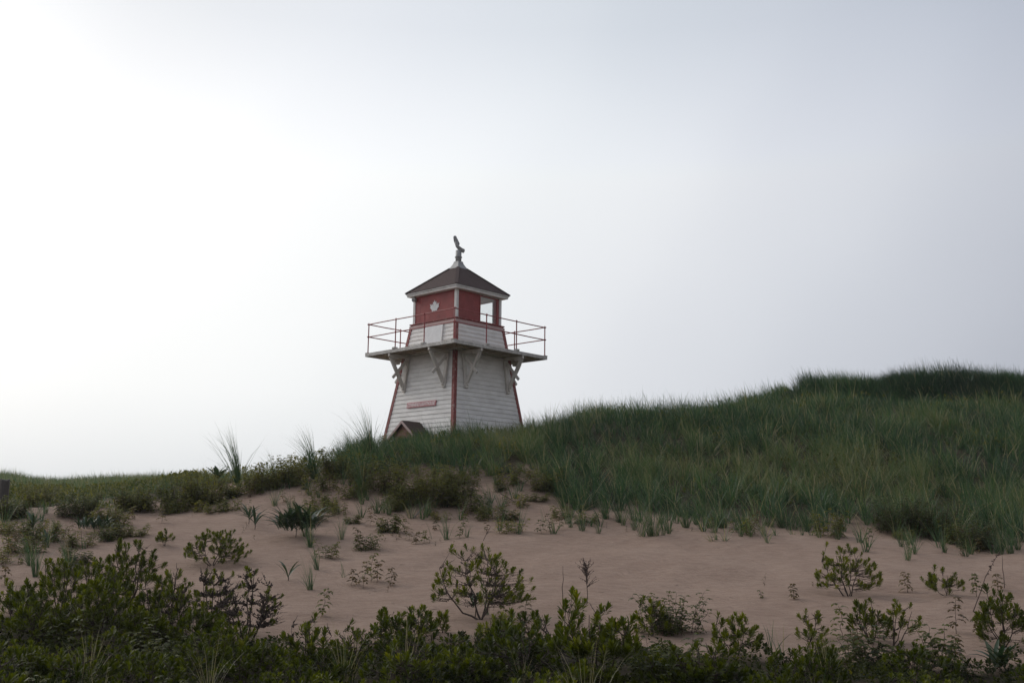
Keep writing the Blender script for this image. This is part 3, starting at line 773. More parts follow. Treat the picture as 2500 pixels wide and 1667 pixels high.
TPL8 = (np.array([(0, 0, 0), (.42, -.62, .5), (.42, 0, 0), (.42, .62, .5), (.76, -1, .7), (.76, 0, 0), (.76, 1, .7), (1, 0, 0)], float),
        np.array([(0, 1, 2), (0, 2, 3), (1, 4, 5), (1, 5, 2), (2, 5, 6), (2, 6, 3), (4, 7, 5), (5, 7, 6)]))
TPL5 = (np.array([(0, 0, 0), (.48, -1, .5), (.5, 0, 0), (.48, 1, .5), (1, 0, 0)], float), np.array([(0, 1, 2), (0, 2, 3), (1, 4, 2), (2, 4, 3)]))
def leaves(pos, dirv, nrmv, L, W, tint, bend=.15, tpl=TPL8):
    pos = np.asarray(pos, float); dirv = np.asarray(dirv, float); nrmv = np.asarray(nrmv, float)
    dirv = dirv / (np.linalg.norm(dirv, axis=1, keepdims=True) + 1e-9)
    side = np.cross(dirv, nrmv); side /= (np.linalg.norm(side, axis=1, keepdims=True) + 1e-9); n = np.cross(side, dirv)
    tv, tf = tpl; N = len(pos); L = np.broadcast_to(L, (N,)); W = np.broadcast_to(W, (N,)); bend = np.broadcast_to(bend, (N,))
    V = (pos[:, None] + dirv[:, None] * (L[:, None] * tv[None, :, 0])[..., None] + side[:, None] * (W[:, None] * tv[None, :, 1])[..., None]
         + n[:, None] * ((W[:, None] * .45 * tv[None, :, 2]) - (bend * L)[:, None] * tv[None, :, 0] ** 2)[..., None])
    T = (tf[None] + (np.arange(N) * len(tv))[:, None, None]).reshape(-1, 3)
    return V.reshape(-1, 3), T, np.repeat(np.broadcast_to(tint, (N,)), len(tv))

class Acc:
    def __init__(s): s.V = []; s.T = []; s.t = []; s.n = 0
    def add(s, V, T, t):
        s.V.append(V); s.T.append(T + s.n); s.t.append(t); s.n += len(V)
    def mesh(s, name, mat):
        return mesh_np(name, np.concatenate(s.V), np.concatenate(s.T), mat, tint=np.concatenate(s.t))

def unit(v): return v / (np.linalg.norm(v) + 1e-9)

def shrub_meshes(rng, h, w, leafy=1.0, leaf=.055, lw=.0075, dens=1.0, tint0=.45, lean=0.0, mains=None, low=.15, buds=True, d=None, bud=1.0):
    """open branching shrub with upright leaf rosettes at the twig tips: (stem mesh, foliage mesh)"""
    st = MB(); fo = Acc(); d = d or w
    nm_ = mains or max(3, int(round(3 + w * 2)))
    paths = []
    for i in range(nm_):
        a = 2 * math.pi * (i + rng.uniform(-.3, .3)) / nm_; rr = rng.uniform(.35, .85) if i else .1
        end = np.array([math.cos(a) * rr * w / 2 + lean * h, math.sin(a) * rr * d / 2, h * (1 - .35 * rr ** 2) * rng.uniform(.72, .92)])
        mid = np.array([end[0] * .62, end[1] * .62, end[2] * .32]) + rng.normal(0, .03 * w, 3)
        ts = np.linspace(0, 1, 7)[:, None]
        pts = 2 * ts * (1 - ts) * mid + ts ** 2 * end
        pts[1:] += rng.normal(0, .012 * (w + h) / 2, (6, 3)); paths.append(pts)
        r0 = .012 * (h / .9) ** .7 * rng.uniform(.8, 1.2)
        st.tube([tuple(p) for p in pts], [r0 * (1 - .72 * t) for t in np.linspace(0, 1, 7)], 5, cap=False)
    area = w * d + .8 * h * (w + d) / 2
    leaf *= 1.22; lw *= 1.02; M = max(7, int(area * 66 * dens))
    L_ = dict(p=[], d=[], n=[], l=[], t=[])
    for k in range(M):
        a = rng.uniform(0, 2 * math.pi); rr = math.sqrt(rng.uniform(0, 1)); hz = (1 - .55 * rr ** 2.2)
        zf = rng.uniform(.55, 1.0) if rng.random() < .8 else rng.uniform(low, .6)
        tip = np.array([math.cos(a) * rr * w / 2 + lean * h * zf, math.sin(a) * rr * d / 2, h * hz * zf])
        lump = .85 + .3 * float(vnoise(tip[0] / (w + .01) * 4 + 20, tip[1] / (d + .01) * 4 + 11)); tip *= lump
        tip[2] = max(tip[2], low * h)
        best, bp = 1e9, None
        for pts in paths:
            for q in pts[1:]:
                if q[2] < tip[2] + .02:
                    dd = np.linalg.norm(tip - q) + .35 * abs(q[2] - tip[2] * .6)
                    if dd < best: best, bp = dd, q
        if bp is None: bp = paths[0][1]
        mid = bp * .5 + tip * .5 + np.array([0, 0, -.10]) * np.linalg.norm(tip - bp) + rng.normal(0, .012, 3)
        ts = np.linspace(0, 1, 4)[:, None]; tw = (1 - ts) ** 2 * bp + 2 * ts * (1 - ts) * mid + ts ** 2 * tip
        st.tube([tuple(p) for p in tw], [.0042, .0036, .003, .002], 4, cap=False)
        ddir = unit(unit(tw[3] - tw[2]) * .55 + np.array([0, 0, .75]) + rng.normal(0, .15, 3))
        if buds:
            for _ in range(int(4 * bud ** 2)):
                q = tw[1] * .5 + tw[2] * .5 + (tw[3] - tw[1]) * rng.uniform(-.5, .5); dv = unit(rng.normal(0, 1, 3) + ddir) * rng.uniform(.01, .022) * bud
                st.tube([tuple(q), tuple(q + dv * .6), tuple(q + dv)], [.003 * bud, .0055 * bud, .001], 3, cap=False)
        if rng.random() < leafy:
            n = int(rng.integers(19, 28)); tt = np.clip(tint0 + rng.normal(0, .13), 0, 1)
            ref = unit(np.cross(ddir, [.3, .2, .9])); ref2 = np.cross(ddir, ref)
            sz = leaf * rng.uniform(.8, 1.15)
            for j in range(n):
                f = j / (n - 1); al = math.radians(10 + 56 * f ** 1.2) + rng.normal(0, .1); ph = j * 2.399 + rng.normal(0, .2)
                od = ref * math.cos(ph) + ref2 * math.sin(ph)
                L_['p'].append(tip - ddir * (f * .9 * sz) + od * .002); L_['d'].append(ddir * math.cos(al) + od * math.sin(al)); L_['n'].append(ddir * math.sin(al) - od * math.cos(al))
                L_['l'].append(sz * (.72 + .38 * math.sin(math.pi * min(1, f + .15))) * rng.uniform(.85, 1.1)); L_['t'].append(np.clip(tt + .12 * (1 - f) + rng.normal(0, .09), 0, 1))
    if L_['p']:
        l = np.array(L_['l'])
        fo.add(*leaves(L_['p'], L_['d'], L_['n'], l, l / leaf * lw, np.array(L_['t']), bend=rng.uniform(-.05, .22, len(l))))
    return st, fo

def rose_meshes(rng, h, w, stems=1, leaf=.046, tint0=.45, lean=None, pairs=3, per=11, d=None, tpl=TPL5, spread=.35, lowf=.15):
    """upright stems carrying arching leaves of paired leaflets"""
    st = MB(); pos, dr, nr, ln, tn = [], [], [], [], []
    d = d or w
    for s in range(stems):
        rr = math.sqrt(rng.uniform(0, 1)) if stems > 1 else 0; a = rng.uniform(0, 2 * math.pi)
        bx = np.array([math.cos(a) * rr * w * .42, math.sin(a) * rr * d * .36, -.03])
        hh = h * (rng.uniform(.40, 1.08) if stems > 1 else 1.0) * (1 - .15 * rr)
        ld = np.array([math.cos(a) * rr, math.sin(a) * rr, 0]) * spread * hh + rng.normal(0, .07, 3) * [hh, hh, 0]
        if lean is not None: ld = ld + np.array([lean * hh, 0, 0])
        ts = np.linspace(0, 1, 6)[:, None]
        pts = bx + ts * np.array([0, 0, hh + .03]) + ts ** 2 * ld + np.concatenate([np.zeros((1, 3)), rng.normal(0, .010, (5, 3)) * [1, 1, .2]])
        st.tube([tuple(p) for p in pts], [.0046, .004, .0036, .003, .0025, .0018], 4, cap=False)
        az = rng.uniform(0, 6.28); tt = np.clip(tint0 + rng.normal(0, .1), 0, 1)
        wr = (w * .5 if stems == 1 else min(w * .5, .16))
        for k in range(per):
            f = lowf + (1 - lowf) * k / (per - 1) if per > 1 else 1; az += 2.4 + rng.normal(0, .3)
            i = min(int(f * 5), 4); q = pts[i] + (pts[i + 1] - pts[i]) * (f * 5 - i)
            RL = wr * rng.uniform(.75, 1.1) * (1 - .45 * f ** 3); el_ = math.radians(rng.uniform(25, 55)) + .5 * f ** 4; hd = np.array([math.cos(az), math.sin(az), 0])
            cur = []; 
            for g in np.linspace(0, 1, 6):
                cur.append(q + hd * (RL * g * math.cos(el_ * (1 - .5 * g))) + np.array([0, 0, RL * (math.sin(el_) * g - .75 * g * g)]))
            cur = np.array(cur); st.tube([tuple(c) for c in cur[[0, 2, 3, 5]]], .0013, 3, cap=False)
            np_ = pairs; 
            for j in range(np_ + 1):
                g = .30 + .62 * j / np_; ci = min(int(g * 5), 4); c = cur[ci] + (cur[ci + 1] - cur[ci]) * (g * 5 - ci); td = unit(cur[ci + 1] - cur[ci]); up = unit(np.cross(np.cross(td, [0, 0, 1.0]), td))
                sd = unit(np.cross(td, up)); sz = leaf * (.75 + .35 * math.sin(math.pi * (j + 1) / (np_ + 2)))
                if j == np_: lst = [td]
                else: lst = [td * .55 + sd, td * .55 - sd]
                for v in lst:
                    pos.append(c); dr.append(v + np.array([0, 0, -.12])); nr.append(up + rng.normal(0, .15, 3)); ln.append(sz * rng.uniform(.85, 1.12)); tn.append(np.clip(tt + rng.normal(0, .1), 0, 1))
    fo = Acc(); ln = np.array(ln)
    fo.add(*leaves(pos, dr, nr, ln, ln * .33, np.array(tn), bend=rng.uniform(.0, .3, len(ln)), tpl=tpl))
    return st, fo

def tuft_mesh(rng, h, w, n=40, wind=-.25, droop=.9, bw=.0065, S=5, dry=.08, tint0=.42):
    a = rng.uniform(0, 2 * np.pi, n); rr = np.sqrt(rng.uniform(0, 1, n)) * min(.07, w * .12)
    root = np.stack([np.cos(a) * rr, np.sin(a) * rr, np.full(n, -.03)], -1)
    L = h * rng.uniform(.55, 1.4, n); spr = math.atan2(w * .5, h)
    th0 = np.abs(rng.normal(0, .75, n)) * spr * 1.05 + .04; az = a + rng.normal(0, .5, n)
    vx = np.cos(az) * (th0 + .1) + wind; vy = np.sin(az) * (th0 + .1); az = np.arctan2(vy, vx)
    curl = np.abs(rng.normal(droop, .5, n)) * (.3 + .8 * np.minimum(th0 / (spr + .01), 1.6))
    t = np.clip(tint0 + rng.normal(0, .14, n), 0, .85); t = np.where(rng.random(n) < dry, 1.0, t)
    fo = Acc(); fo.add(*blades(root, az, L, th0, curl, np.full(n, bw) * rng.uniform(.7, 1.2, n), t, S=S, twist=rng.normal(0, .5, n)))
    return fo

# ------------------------------------------------------------------ beach grass (nobody could count it)
def grass_field(name, label, N_clumps, sampler, per=26, hmin=.5, hmax=.85, bw=.008, S=3, wind=-.18, dens=None, clump_r=.11, tshift=0.0, hfun=None, dry=.05, lean=.22):
    rng = np.random.default_rng(sum(map(ord, label)))
    x, y = sampler(rng, N_clumps); z = ground(x, y)
    keep = rng.random(len(x)) < (dens(x, y, z) if dens else 1.0)
    x, y, z = x[keep], y[keep], z[keep]; M = len(x)
    ch = rng.uniform(hmin, hmax, M) * (.5 + .62 * vnoise(x * .8 + 3, y * .8) + .36 * vnoise(x * 2.3 + 9, y * 2.3))
    if hfun is not None: ch = ch * hfun(x, y)
    ct = .42 + .50 * (vnoise(x * .55 + 31, y * .55 + 7) - .5) + .30 * (vnoise(x * .2 + 3, y * .2 + 57) - .5) + rng.normal(0, .12, M) + tshift
    k = np.repeat(np.arange(M), per); n = len(k)
    a = rng.uniform(0, 2 * np.pi, n); rr = np.sqrt(rng.uniform(0, 1, n)) * clump_r
    rx_, ry_ = x[k] + np.cos(a) * rr, y[k] + np.sin(a) * rr
    root = np.stack([rx_, ry_, ground(rx_, ry_) - .03], -1)
    L = ch[k] * rng.uniform(.45, 1.25, n); th0 = np.abs(rng.normal(0, lean, n)); az = a + rng.normal(0, .6, n)
    cw_ = wind * (.6 + .8 * vnoise(x * .3, y * .3 + 50))
    vx = np.cos(az) * (th0 + .06) + cw_[k]; vy = np.sin(az) * (th0 + .06) - .02; th0 = np.clip(th0 + np.abs(cw_[k]) * .35, 0, 1.1); az = np.arctan2(vy, vx)
    curl = np.abs(rng.normal(.75, .6, n))
    t = np.clip(ct[k] + rng.normal(0, .16, n), 0, .88); t = np.where(rng.random(n) < dry, 1.0, t)
    V, T, tt = blades(root, az, L, th0, curl, bw * rng.uniform(.7, 1.25, n), t, S=S, twist=rng.normal(0, .7, n))
    o = link(name, mesh_np(name, V, T, MAT['grass'], tint=tt)); tag(o, label, 'grass', kind='stuff'); return o

def samp_rect(x0, x1, y0, y1):
    return lambda rng, n: (rng.uniform(x0, x1, n), rng.uniform(y0, y1, n))
def samp_wedge(u0, u1, y0, y1, p=1.0):
    a0, a1 = pix_ray(u0, 1250), pix_ray(u1, 1250); a0, a1 = a0.x / a0.y, a1.x / a1.y
    def f(rng, n):
        y = y0 + (y1 - y0) * rng.random(n) ** p; return rng.uniform(a0, a1, n) * y, y
    return f
def off_tower(x, y):
    c, s = math.cos(-LHA), math.sin(-LHA); dx, dy = x - LHX, y - LHY
    lx, ly = c * dx - s * dy, s * dx + c * dy
    inside = (np.abs(lx) < 1.95) & (np.abs(ly) < 1.95); porch_ = (lx < -1.6) & (lx > -2.75) & (np.abs(ly + .045) < .72)
    return ~(inside | porch_)
def clumpy(lo=.3, k=.9):
    def f(x, y, z): return cover_grass(x, y, z) * (lo + (1 - lo) * smooth(.25, .6, vnoise(x * k + 70, y * k))) * off_tower(x, y)
    return f
def d_right(x, y, z):
    u, v = to_pixel(x, y, z); return clumpy(.22, 1.15)(x, y, z) * (u > 1270)
grass_field('beach_grass', 'dense green beach grass covering the right hand dune', 4300, samp_wedge(1270, 2680, 22, 40.5, .8), per=26, dens=d_right, bw=.0135, S=5, clump_r=.055, hmin=.5, hmax=1.02, lean=.40, wind=-.10, dry=.07, hfun=lambda x, y: 1 - .42 * smooth(1880, 1960, to_pixel(x, y, ground(x, y))[0]) * smooth(37, 40, y))
def d_top(x, y, z):
    u, v = to_pixel(x, y, z); return off_tower(x, y) * (u > 1230) * np.where((u > 1930) & (y > 43), .25, 1.0)
grass_field('beach_grass', 'beach grass along the skyline of the right hand dune', 2300, samp_wedge(1240, 2700, 39, 49), per=24, dens=d_top, hfun=lambda x, y: .88 - .40 * smooth(1880, 1960, to_pixel(x, y, ground(x, y))[0]), hmin=.5, hmax=.9, bw=.013, S=4, clump_r=.06, lean=.35)
def d_dark(x, y, z):
    u, v = to_pixel(x, y, z); return (u > 1950 + 40 * (vnoise(x * 2, y) - .5)) * (.55 + .45 * smooth(.3, .6, vnoise(x * .9, y * .9 + 4)))
grass_field('beach_grass', 'dark tall beach grass standing on top of the dune at the upper right', 2100, samp_wedge(1900, 2700, 43.0, 46.5), per=26, dens=d_dark, hmin=.6, hmax=1.02, bw=.014, S=5, clump_r=.06, lean=.3, tshift=-.36, dry=.03)  # negative tshift colours the shade of the bank face into the blades
grass_field('beach_grass', 'broad arching grass tussocks standing out of the hill grass', 760, samp_wedge(1270, 2680, 22, 41, .8), per=20, dens=lambda x, y, z: d_right(x, y, z) * .9, hmin=.7, hmax=1.08, bw=.021, S=5, clump_r=.05, lean=.5, wind=-.08, tshift=.16, dry=.10)
def d_fringe(x, y, z):
    u, v = to_pixel(x, y, z); e = np.interp(u, GE[:, 0], GE[:, 1]); return (u > 1250) * smooth(75, 10, v - e) * (v > e - 20) * smooth(.45, .7, vnoise(x * 1.3 + 2, y * 1.3)) * .8
grass_field('beach_grass', 'thin grass spilling from the hill onto the sand', 520, samp_wedge(1250, 2700, 20, 27), per=14, dens=d_fringe, hmin=.3, hmax=.75, bw=.012, S=5, clump_r=.03, lean=.42, dry=.12)
def d_crest(x, y, z):
    u, v = to_pixel(x, y, z); return clumpy(.35, 1.3)(x, y, z) * (u > 815) * (u < 1330)
grass_field('beach_grass', 'wispy beach grass on the crest in front of the lighthouse', 950, samp_wedge(800, 1340, 28.6, 34.0), per=28, dens=d_crest, hmin=.42, hmax=.82, bw=.0115, S=5, wind=-.20, lean=.36, clump_r=.06, hfun=lambda x, y: 1 - .30 * smooth(880, 930, to_pixel(x, y, ground(x, y))[0]) * smooth(1040, 990, to_pixel(x, y, ground(x, y))[0]))
def d_bl(x, y, z):
    u, v = to_pixel(x, y, z); return (u < 1000) * off_tower(x, y)
grass_field('beach_grass', 'short beach grass on the far left ridge', 6200, samp_wedge(-120, 1000, 42, 84, .8), per=14, dens=d_bl, hmin=.35, hmax=.72, bw=.020, clump_r=.35, S=3, wind=-.08, tshift=.22)
def d_l(x, y, z):
    u, v = to_pixel(x, y, z); return cover_grass(x, y, z) * (u < 900) * smooth(.35, .6, vnoise(x * .8 + 5, y * .8 + 90))
grass_field('beach_grass', 'sparse beach grass among the low bushes at the left', 700, samp_wedge(-80, 860, 27, 42), per=16, dens=d_l, hmin=.3, hmax=.6, bw=.010, S=3, clump_r=.14, tshift=.05)

# ------------------------------------------------------------------ low leafy cover (nobody could count it)
def leaf_cover(name, label, n, sampler, dens, hlo, hhi, leaf=.04, per=9, mat='ground_cover', tshift=0.0, narrow=.30, hfun=None):
    rng = np.random.default_rng(sum(map(ord, label)))
    x, y = sampler(rng, n); z = ground(x, y); keep = rng.random(n) < dens(x, y, z); x, y, z = x[keep], y[keep], z[keep]; M = len(x)
    top = hlo + (hhi - hlo) * smooth(.2, .8, .65 * vnoise(x * 1.5 + 12, y * 1.5 + 40) + .35 * vnoise(x * 4.3, y * 4.3 + 8))
    if hfun is not None: top = top * hfun(x, y)
    zc = z + top * (1 - rng.random(M) ** 1.9 * .95)
    ct = .40 + tshift + .55 * (vnoise(x * .9 + 17, y * .9) - .5) + rng.normal(0, .13, M)
    k = np.repeat(np.arange(M), per); N = len(k); j = np.tile(np.arange(per), M)
    axis_ = np.stack([rng.normal(0, .38, M), rng.normal(0, .38, M) - .12, np.ones(M)], -1); axis_ /= np.linalg.norm(axis_, axis=1, keepdims=True)
    r1 = np.cross(axis_, np.array([.31, .8, .1])); r1 /= np.linalg.norm(r1, axis=1, keepdims=True); r2 = np.cross(axis_, r1)
    ph = j * 2.399 + rng.normal(0, .35, N); al = np.radians(25 + 60 * (j / per)) + rng.normal(0, .2, N)
    od = r1[k] * np.cos(ph)[:, None] + r2[k] * np.sin(ph)[:, None]
    dv = axis_[k] * np.cos(al)[:, None] + od * np.sin(al)[:, None]; nv = axis_[k] * np.sin(al)[:, None] - od * np.cos(al)[:, None]
    pos = np.stack([x, y, zc], -1)[k] - axis_[k] * (j / per * leaf * 1.3)[:, None] + od * .004
    l = leaf * rng.uniform(.65, 1.2, N)
    t = np.clip(ct[k] + rng.normal(0, .12, N), 0, .95)
    V, T, tt = leaves(pos, dv, nv, l, l * narrow, t, bend=rng.uniform(0, .35, N), tpl=TPL5)
    o = link(name, mesh_np(name, V, T, MAT[mat], tint=tt)); tag(o, label, 'ground cover', kind='stuff'); return o

def near_only(x, y, z): return cover_thicket(x, y, z)
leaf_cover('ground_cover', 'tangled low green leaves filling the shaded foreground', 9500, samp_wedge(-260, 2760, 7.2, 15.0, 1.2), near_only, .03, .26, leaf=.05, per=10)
def d_lb(x, y, z):
    u, v = to_pixel(x, y, z); return cover_grass(x, y, z) * (u < 520 + 6 * (32 - y)) * smooth(.18, .42, vnoise(x * .5 + 40, y * .35))
leaf_cover('low_bushes', 'low dark green bushes in front of the far left ridge', 12500, samp_wedge(-120, 560, 26.5, 48, .8), d_lb, .10, .5, leaf=.075, per=8, mat='rose', tshift=.02)
def d_rp(x, y, z):
    u, v = to_pixel(x, y, z); return cover_grass(x, y, z) * (u > 1290) * (y < 41) * smooth(.50, .68, vnoise(x * .6 + 8, y * .6 + 20))
leaf_cover('low_bushes', 'olive rose foliage showing through the grass on the right hill', 4200, samp_wedge(1270, 2680, 22.5, 41, .9), d_rp, .35, .68, leaf=.06, per=9, mat='rose', tshift=.10)
def d_lc(x, y, z):
    u, v = to_pixel(x, y, z); return (u > 440) * (u < 1290) * np.where(u < 880, 1.0, .45) * cover_grass(x, y, z) * smooth(.25, .45, vnoise(x * 1.1, y * 1.1 + 33)) * off_tower(x, y)
leaf_cover('low_bushes', 'low olive leaves under the tufts along the crest by the lighthouse', 5200, samp_wedge(440, 1300, 28, 35), d_lc, .12, .5, leaf=.06, per=8, mat='rose', tshift=.08)

# dry bits on the sand
rng = np.random.default_rng(77)
xs, ys = samp_wedge(-100, 2650, 10.5, 28)(rng, 4200); zs_ = ground(xs, ys)
k = (cover_grass(xs, ys, zs_) < .4) & (rng.random(len(xs)) < .26 + .74 * smooth(60, -40, np.abs(to_pixel(xs, ys, zs_)[1] - np.interp(to_pixel(xs, ys, zs_)[0], GE[:, 0], GE[:, 1]) - 40)))
xs, ys, zs_ = xs[k], ys[k], zs_[k]; n = len(xs); a = rng.uniform(0, 6.28, n)
lv_ = leaves(np.stack([xs, ys, zs_ + .006], -1), np.stack([np.cos(a), np.sin(a), rng.normal(0, .12, n)], -1), np.tile([0, 0, 1.0], (n, 1)), rng.uniform(.03, .16, n), rng.uniform(.003, .010, n), rng.uniform(0, .75, n), bend=0.0)
tag(link('dry_litter', mesh_np('dry_litter', lv_[0], lv_[1], MAT['litter'], tint=lv_[2])), 'scattered dry grass bits and dead leaves lying on the sand', 'litter', kind='stuff')

# ------------------------------------------------------------------ single plants
SCALE_CACHE = {}
def metric(u, v, hpx, wpx):
    p = at_pixel(u, v); dist = (p - Vector((0, 0, CAMZ))).dot(pix_ray(1250, 833))
    return p, hpx * dist / FPX, wpx * dist / FPX

def put_shrub(u, v, hpx, wpx, label, seed, group='leafy shrubs in the foreground', cat='shrub', **k):
    p, h, w = metric(u, v, hpx, wpx); rng = np.random.default_rng(seed)
    st, fo = shrub_meshes(rng, h, w, **k)
    t = empty('green_shrub', p - Vector((0, 0, .03))); tag(t, label, cat, group)
    st.build('branches', MAT['bark'], t, smooth=True)
    f = link('foliage', fo.mesh('foliage', MAT['bay']), t); f['kind'] = 'stuff'
    return t

def put_rose(u, v, hpx, wpx, label, seed, group='rose bushes on the sand', stems=None, brown=False, name='rose_bush', cat='bush', **k):
    p, h, w = metric(u, v, hpx, wpx); rng = np.random.default_rng(seed)
    stems = stems or max(8, int(34 * w * w + 14))
    st, fo = rose_meshes(rng, h, w, stems=stems, **k)
    t = empty(name, p); tag(t, label, cat, group)
    st.build('stem' if stems == 1 else 'stems', MAT['rosestem'], t)
    f = link('foliage', fo.mesh('foliage', MAT['rosebrown' if brown else 'rose']), t); f['kind'] = 'stuff'
    return t

def put_tuft(u, v, hpx, wpx, label, seed, group='grass tufts on the sand', n=36, **k):
    p, h, w = metric(u, v, hpx, wpx); rng = np.random.default_rng(seed)
    k.setdefault('bw', .0115); fo = tuft_mesh(rng, h, w * 1.15, n=int(n * 1.25), **k)
    o = link('grass_tuft', fo.mesh('grass_tuft', MAT['tuft']), None, loc=p); tag(o, label, 'grass tuft', group); return o

def put_broad(u, v, hpx, wpx, label, seed, n=9, group='broad leaved plants on the sand', upright=.5, stem=.25, lw=.10, scatter=0.0, ll=1.0):
    """rosette of long strap leaves; every leaf is a part"""
    p, h, w = metric(u, v, hpx, wpx); rng = np.random.default_rng(seed)
    t = empty('broad_leaf_plant', p); tag(t, label, 'plant', group)
    sm = MB(); sm.tube([(0, 0, -.04), (.01, 0, h * stem * .5), (0, 0, h * stem)], [.009, .008, .006], 5); sm.build('stem', MAT['rosestem'], t)
    for i in range(n):
        az = i * 2.399 + rng.normal(0, .25); L = ll * math.hypot(h * (1 - stem), w * .5) * rng.uniform(.8, 1.05); W = L * lw * rng.uniform(.85, 1.1)
        th0 = rng.uniform(.15, .6) * (1.2 - upright * .5) + .5 * (i / n) * (1 - upright * .4); cl = rng.uniform(.5, 1.2); S = 6; ba, br = rng.uniform(0, 6.28), math.sqrt(rng.random()) * scatter * w
        q = np.array([math.cos(ba) * br, math.sin(ba) * br, h * stem * rng.uniform(.45, 1)]); hd = np.array([math.cos(az), math.sin(az), 0]); sd = np.array([-math.sin(az), math.cos(az), 0])
        prof = [.18, .55, .9, 1.0, .85, .5, 0]
        V, T = [], []
        for s in range(S + 1):
            th = th0 + cl * (s / S) ** 1.5
            if s: q = q + (hd * math.sin(th) + np.array([0, 0, math.cos(th)])) * L / S
            nn = hd * -math.cos(th) + np.array([0, 0, math.sin(th)]); ww = W * .5 * prof[s]
            V += [q - sd * ww + nn * ww * .35, q, q + sd * ww + nn * ww * .35]
        for s in range(S):
            b = 3 * s
            T += [(b, b + 1, b + 4), (b, b + 4, b + 3), (b + 1, b + 2, b + 5), (b + 1, b + 5, b + 4)]
        link('leaf', mesh_np('leaf', V, T, MAT['broad'], tint=np.full(len(V), np.clip(rng.normal(.45, .18), 0, 1)), smooth=True), t)
    return t

def put_dead(u, v, hpx, wpx, label, seed, lean=0.0, name='dead_stalk', twigs=6, group=None, tip=None):
    p, h, w = metric(u, v, hpx, wpx); rng = np.random.default_rng(seed); m_ = MB()
    top = np.array([lean * w, 0, h]); pts = [np.array([0, 0, -.04]) + (top + np.array([0, 0, .04])) * s + np.array([lean * w * .25 * s * (s - 1), 0, 0]) + rng.normal(0, .006, 3) * (0 < s < 1) for s in np.linspace(0, 1, 6)]
    m_.tube([tuple(q) for q in pts], [.0075, .0068, .006, .005, .004, .0025], 5)
    o = link(name, m_.mesh(name, MAT['deadstem']), None, loc=p); tag(o, label, 'dead stalk', group)
    if twigs:
        tm = MB()
        for i in range(twigs):
            f = rng.uniform(.45, 1.0) if tip is None else rng.uniform(tip, 1.0); i0 = min(int(f * 5), 4); q = pts[i0] + (pts[i0 + 1] - pts[i0]) * (f * 5 - i0)
            if tip is None:
                dv = np.array([rng.normal(0, .5), rng.normal(0, .5), rng.uniform(.4, 1)]); dv = unit(dv) * h * rng.uniform(.2, .45)
                tm.tube([tuple(q), tuple(q + dv * .55 + rng.normal(0, .01, 3)), tuple(q + dv)], [.004, .003, .0015], 4)
                for _ in range(7):
                    c = q + dv * rng.uniform(.2, 1); e = unit(rng.normal(0, 1, 3)) * .018; tm.tube([tuple(c), tuple(c + e * .6), tuple(c + e)], [.003, .006, .001], 3)
            else:
                e = unit(rng.normal(0, 1, 3) + [0, 0, -.2]) * rng.uniform(.02, .05); tm.tube([tuple(q), tuple(q + e * .6), tuple(q + e)], [.003, .010, .002], 4)
        tm.build('dead_twigs' if tip is None else 'dry_leaves', MAT['deadstem'], o)
    return o

# ---- shrubs with upright leaf rosettes
G1 = 'leafy shrubs in the foreground'
put_shrub(1175, 1512, 186, 262, 'open shrub with bare dark stems and leaves only at the tips, middle of the sand', 101, leafy=.46, leaf=.062, lw=.0085, dens=1.25, bud=1.2, mains=6, low=.3, tint0=.62)
put_shrub(2072, 1455, 134, 168, 'small umbrella shaped shrub alone on the bare sand at the right', 102, leafy=.9, leaf=.056, lw=.0085, dens=1.0, mains=5, low=.22, tint0=.6)
put_shrub(2311, 1453, 70, 92, 'little reddish shrub left of the leaning dead stalk', 103, leafy=.95, leaf=.055, lw=.0085, dens=1.2, low=.2, tint0=.55, mains=4)
put_shrub(2272, 1436, 36, 44, 'thin two armed sprig beside the little reddish shrub', 104, leafy=.95, leaf=.05, dens=1.1, low=.3, tint0=.6, mains=2)
put_shrub(2128, 1572, 116, 112, 'dense round shrub with dark lower leaves near the right foreground', 105, leafy=.95, leaf=.06, lw=.009, dens=1.25, mains=6, tint0=.42)
put_shrub(2180, 1578, 126, 96, 'tall loose shrub leaning right beside the dense round one', 106, leafy=.8, leaf=.058, lw=.009, dens=.9, lean=.22, mains=4, tint0=.55)
put_shrub(2452, 1580, 152, 130, 'tall dense dark shrub at the right edge under the dry stalk', 107, leafy=.97, leaf=.066, lw=.010, dens=1.35, mains=6, tint0=.4)
put_shrub(1975, 1562, 84, 82, 'narrow leaning shrub left of the bronzed rose sprig', 108, leafy=.9, leaf=.055, lw=.008, dens=1.0, lean=.18, tint0=.55)
put_shrub(1800, 1598, 106, 132, 'wide shrub with two leafy crowns beside the bare sand gap', 109, leafy=.95, leaf=.062, lw=.009, dens=1.15, mains=5, tint0=.5)
put_shrub(1988, 1632, 92, 130, 'low shrub at the bottom right with feathery tips', 110, leafy=.95, leaf=.055, lw=.008, dens=1.2, tint0=.5)
put_shrub(1452, 1668, 232, 236, 'large leaved tall shrub in the foreground below the dead sprig', 111, leafy=.82, leaf=.076, lw=.012, dens=.85, mains=7, low=.4, tint0=.45)
put_shrub(1592, 1552, 106, 92, 'shrub standing left of the drooping rose bush', 112, leafy=.95, leaf=.06, lw=.009, dens=1.1, tint0=.5)
put_shrub(952, 1570, 100, 92, 'shrub with three leafy heads left of the open middle shrub', 113, leafy=.9, leaf=.068, lw=.011, dens=.9, mains=4, tint0=.5)
put_shrub(1026, 1552, 82, 66, 'bright leaved shrub just left of the open middle shrub base', 114, leafy=.95, leaf=.062, lw=.010, dens=1.1, mains=3, tint0=.55)
put_shrub(1082, 1545, 58, 48, 'short single headed shrub below the open middle shrub', 115, leafy=1, leaf=.062, lw=.010, dens=1.3, mains=2, tint0=.55)
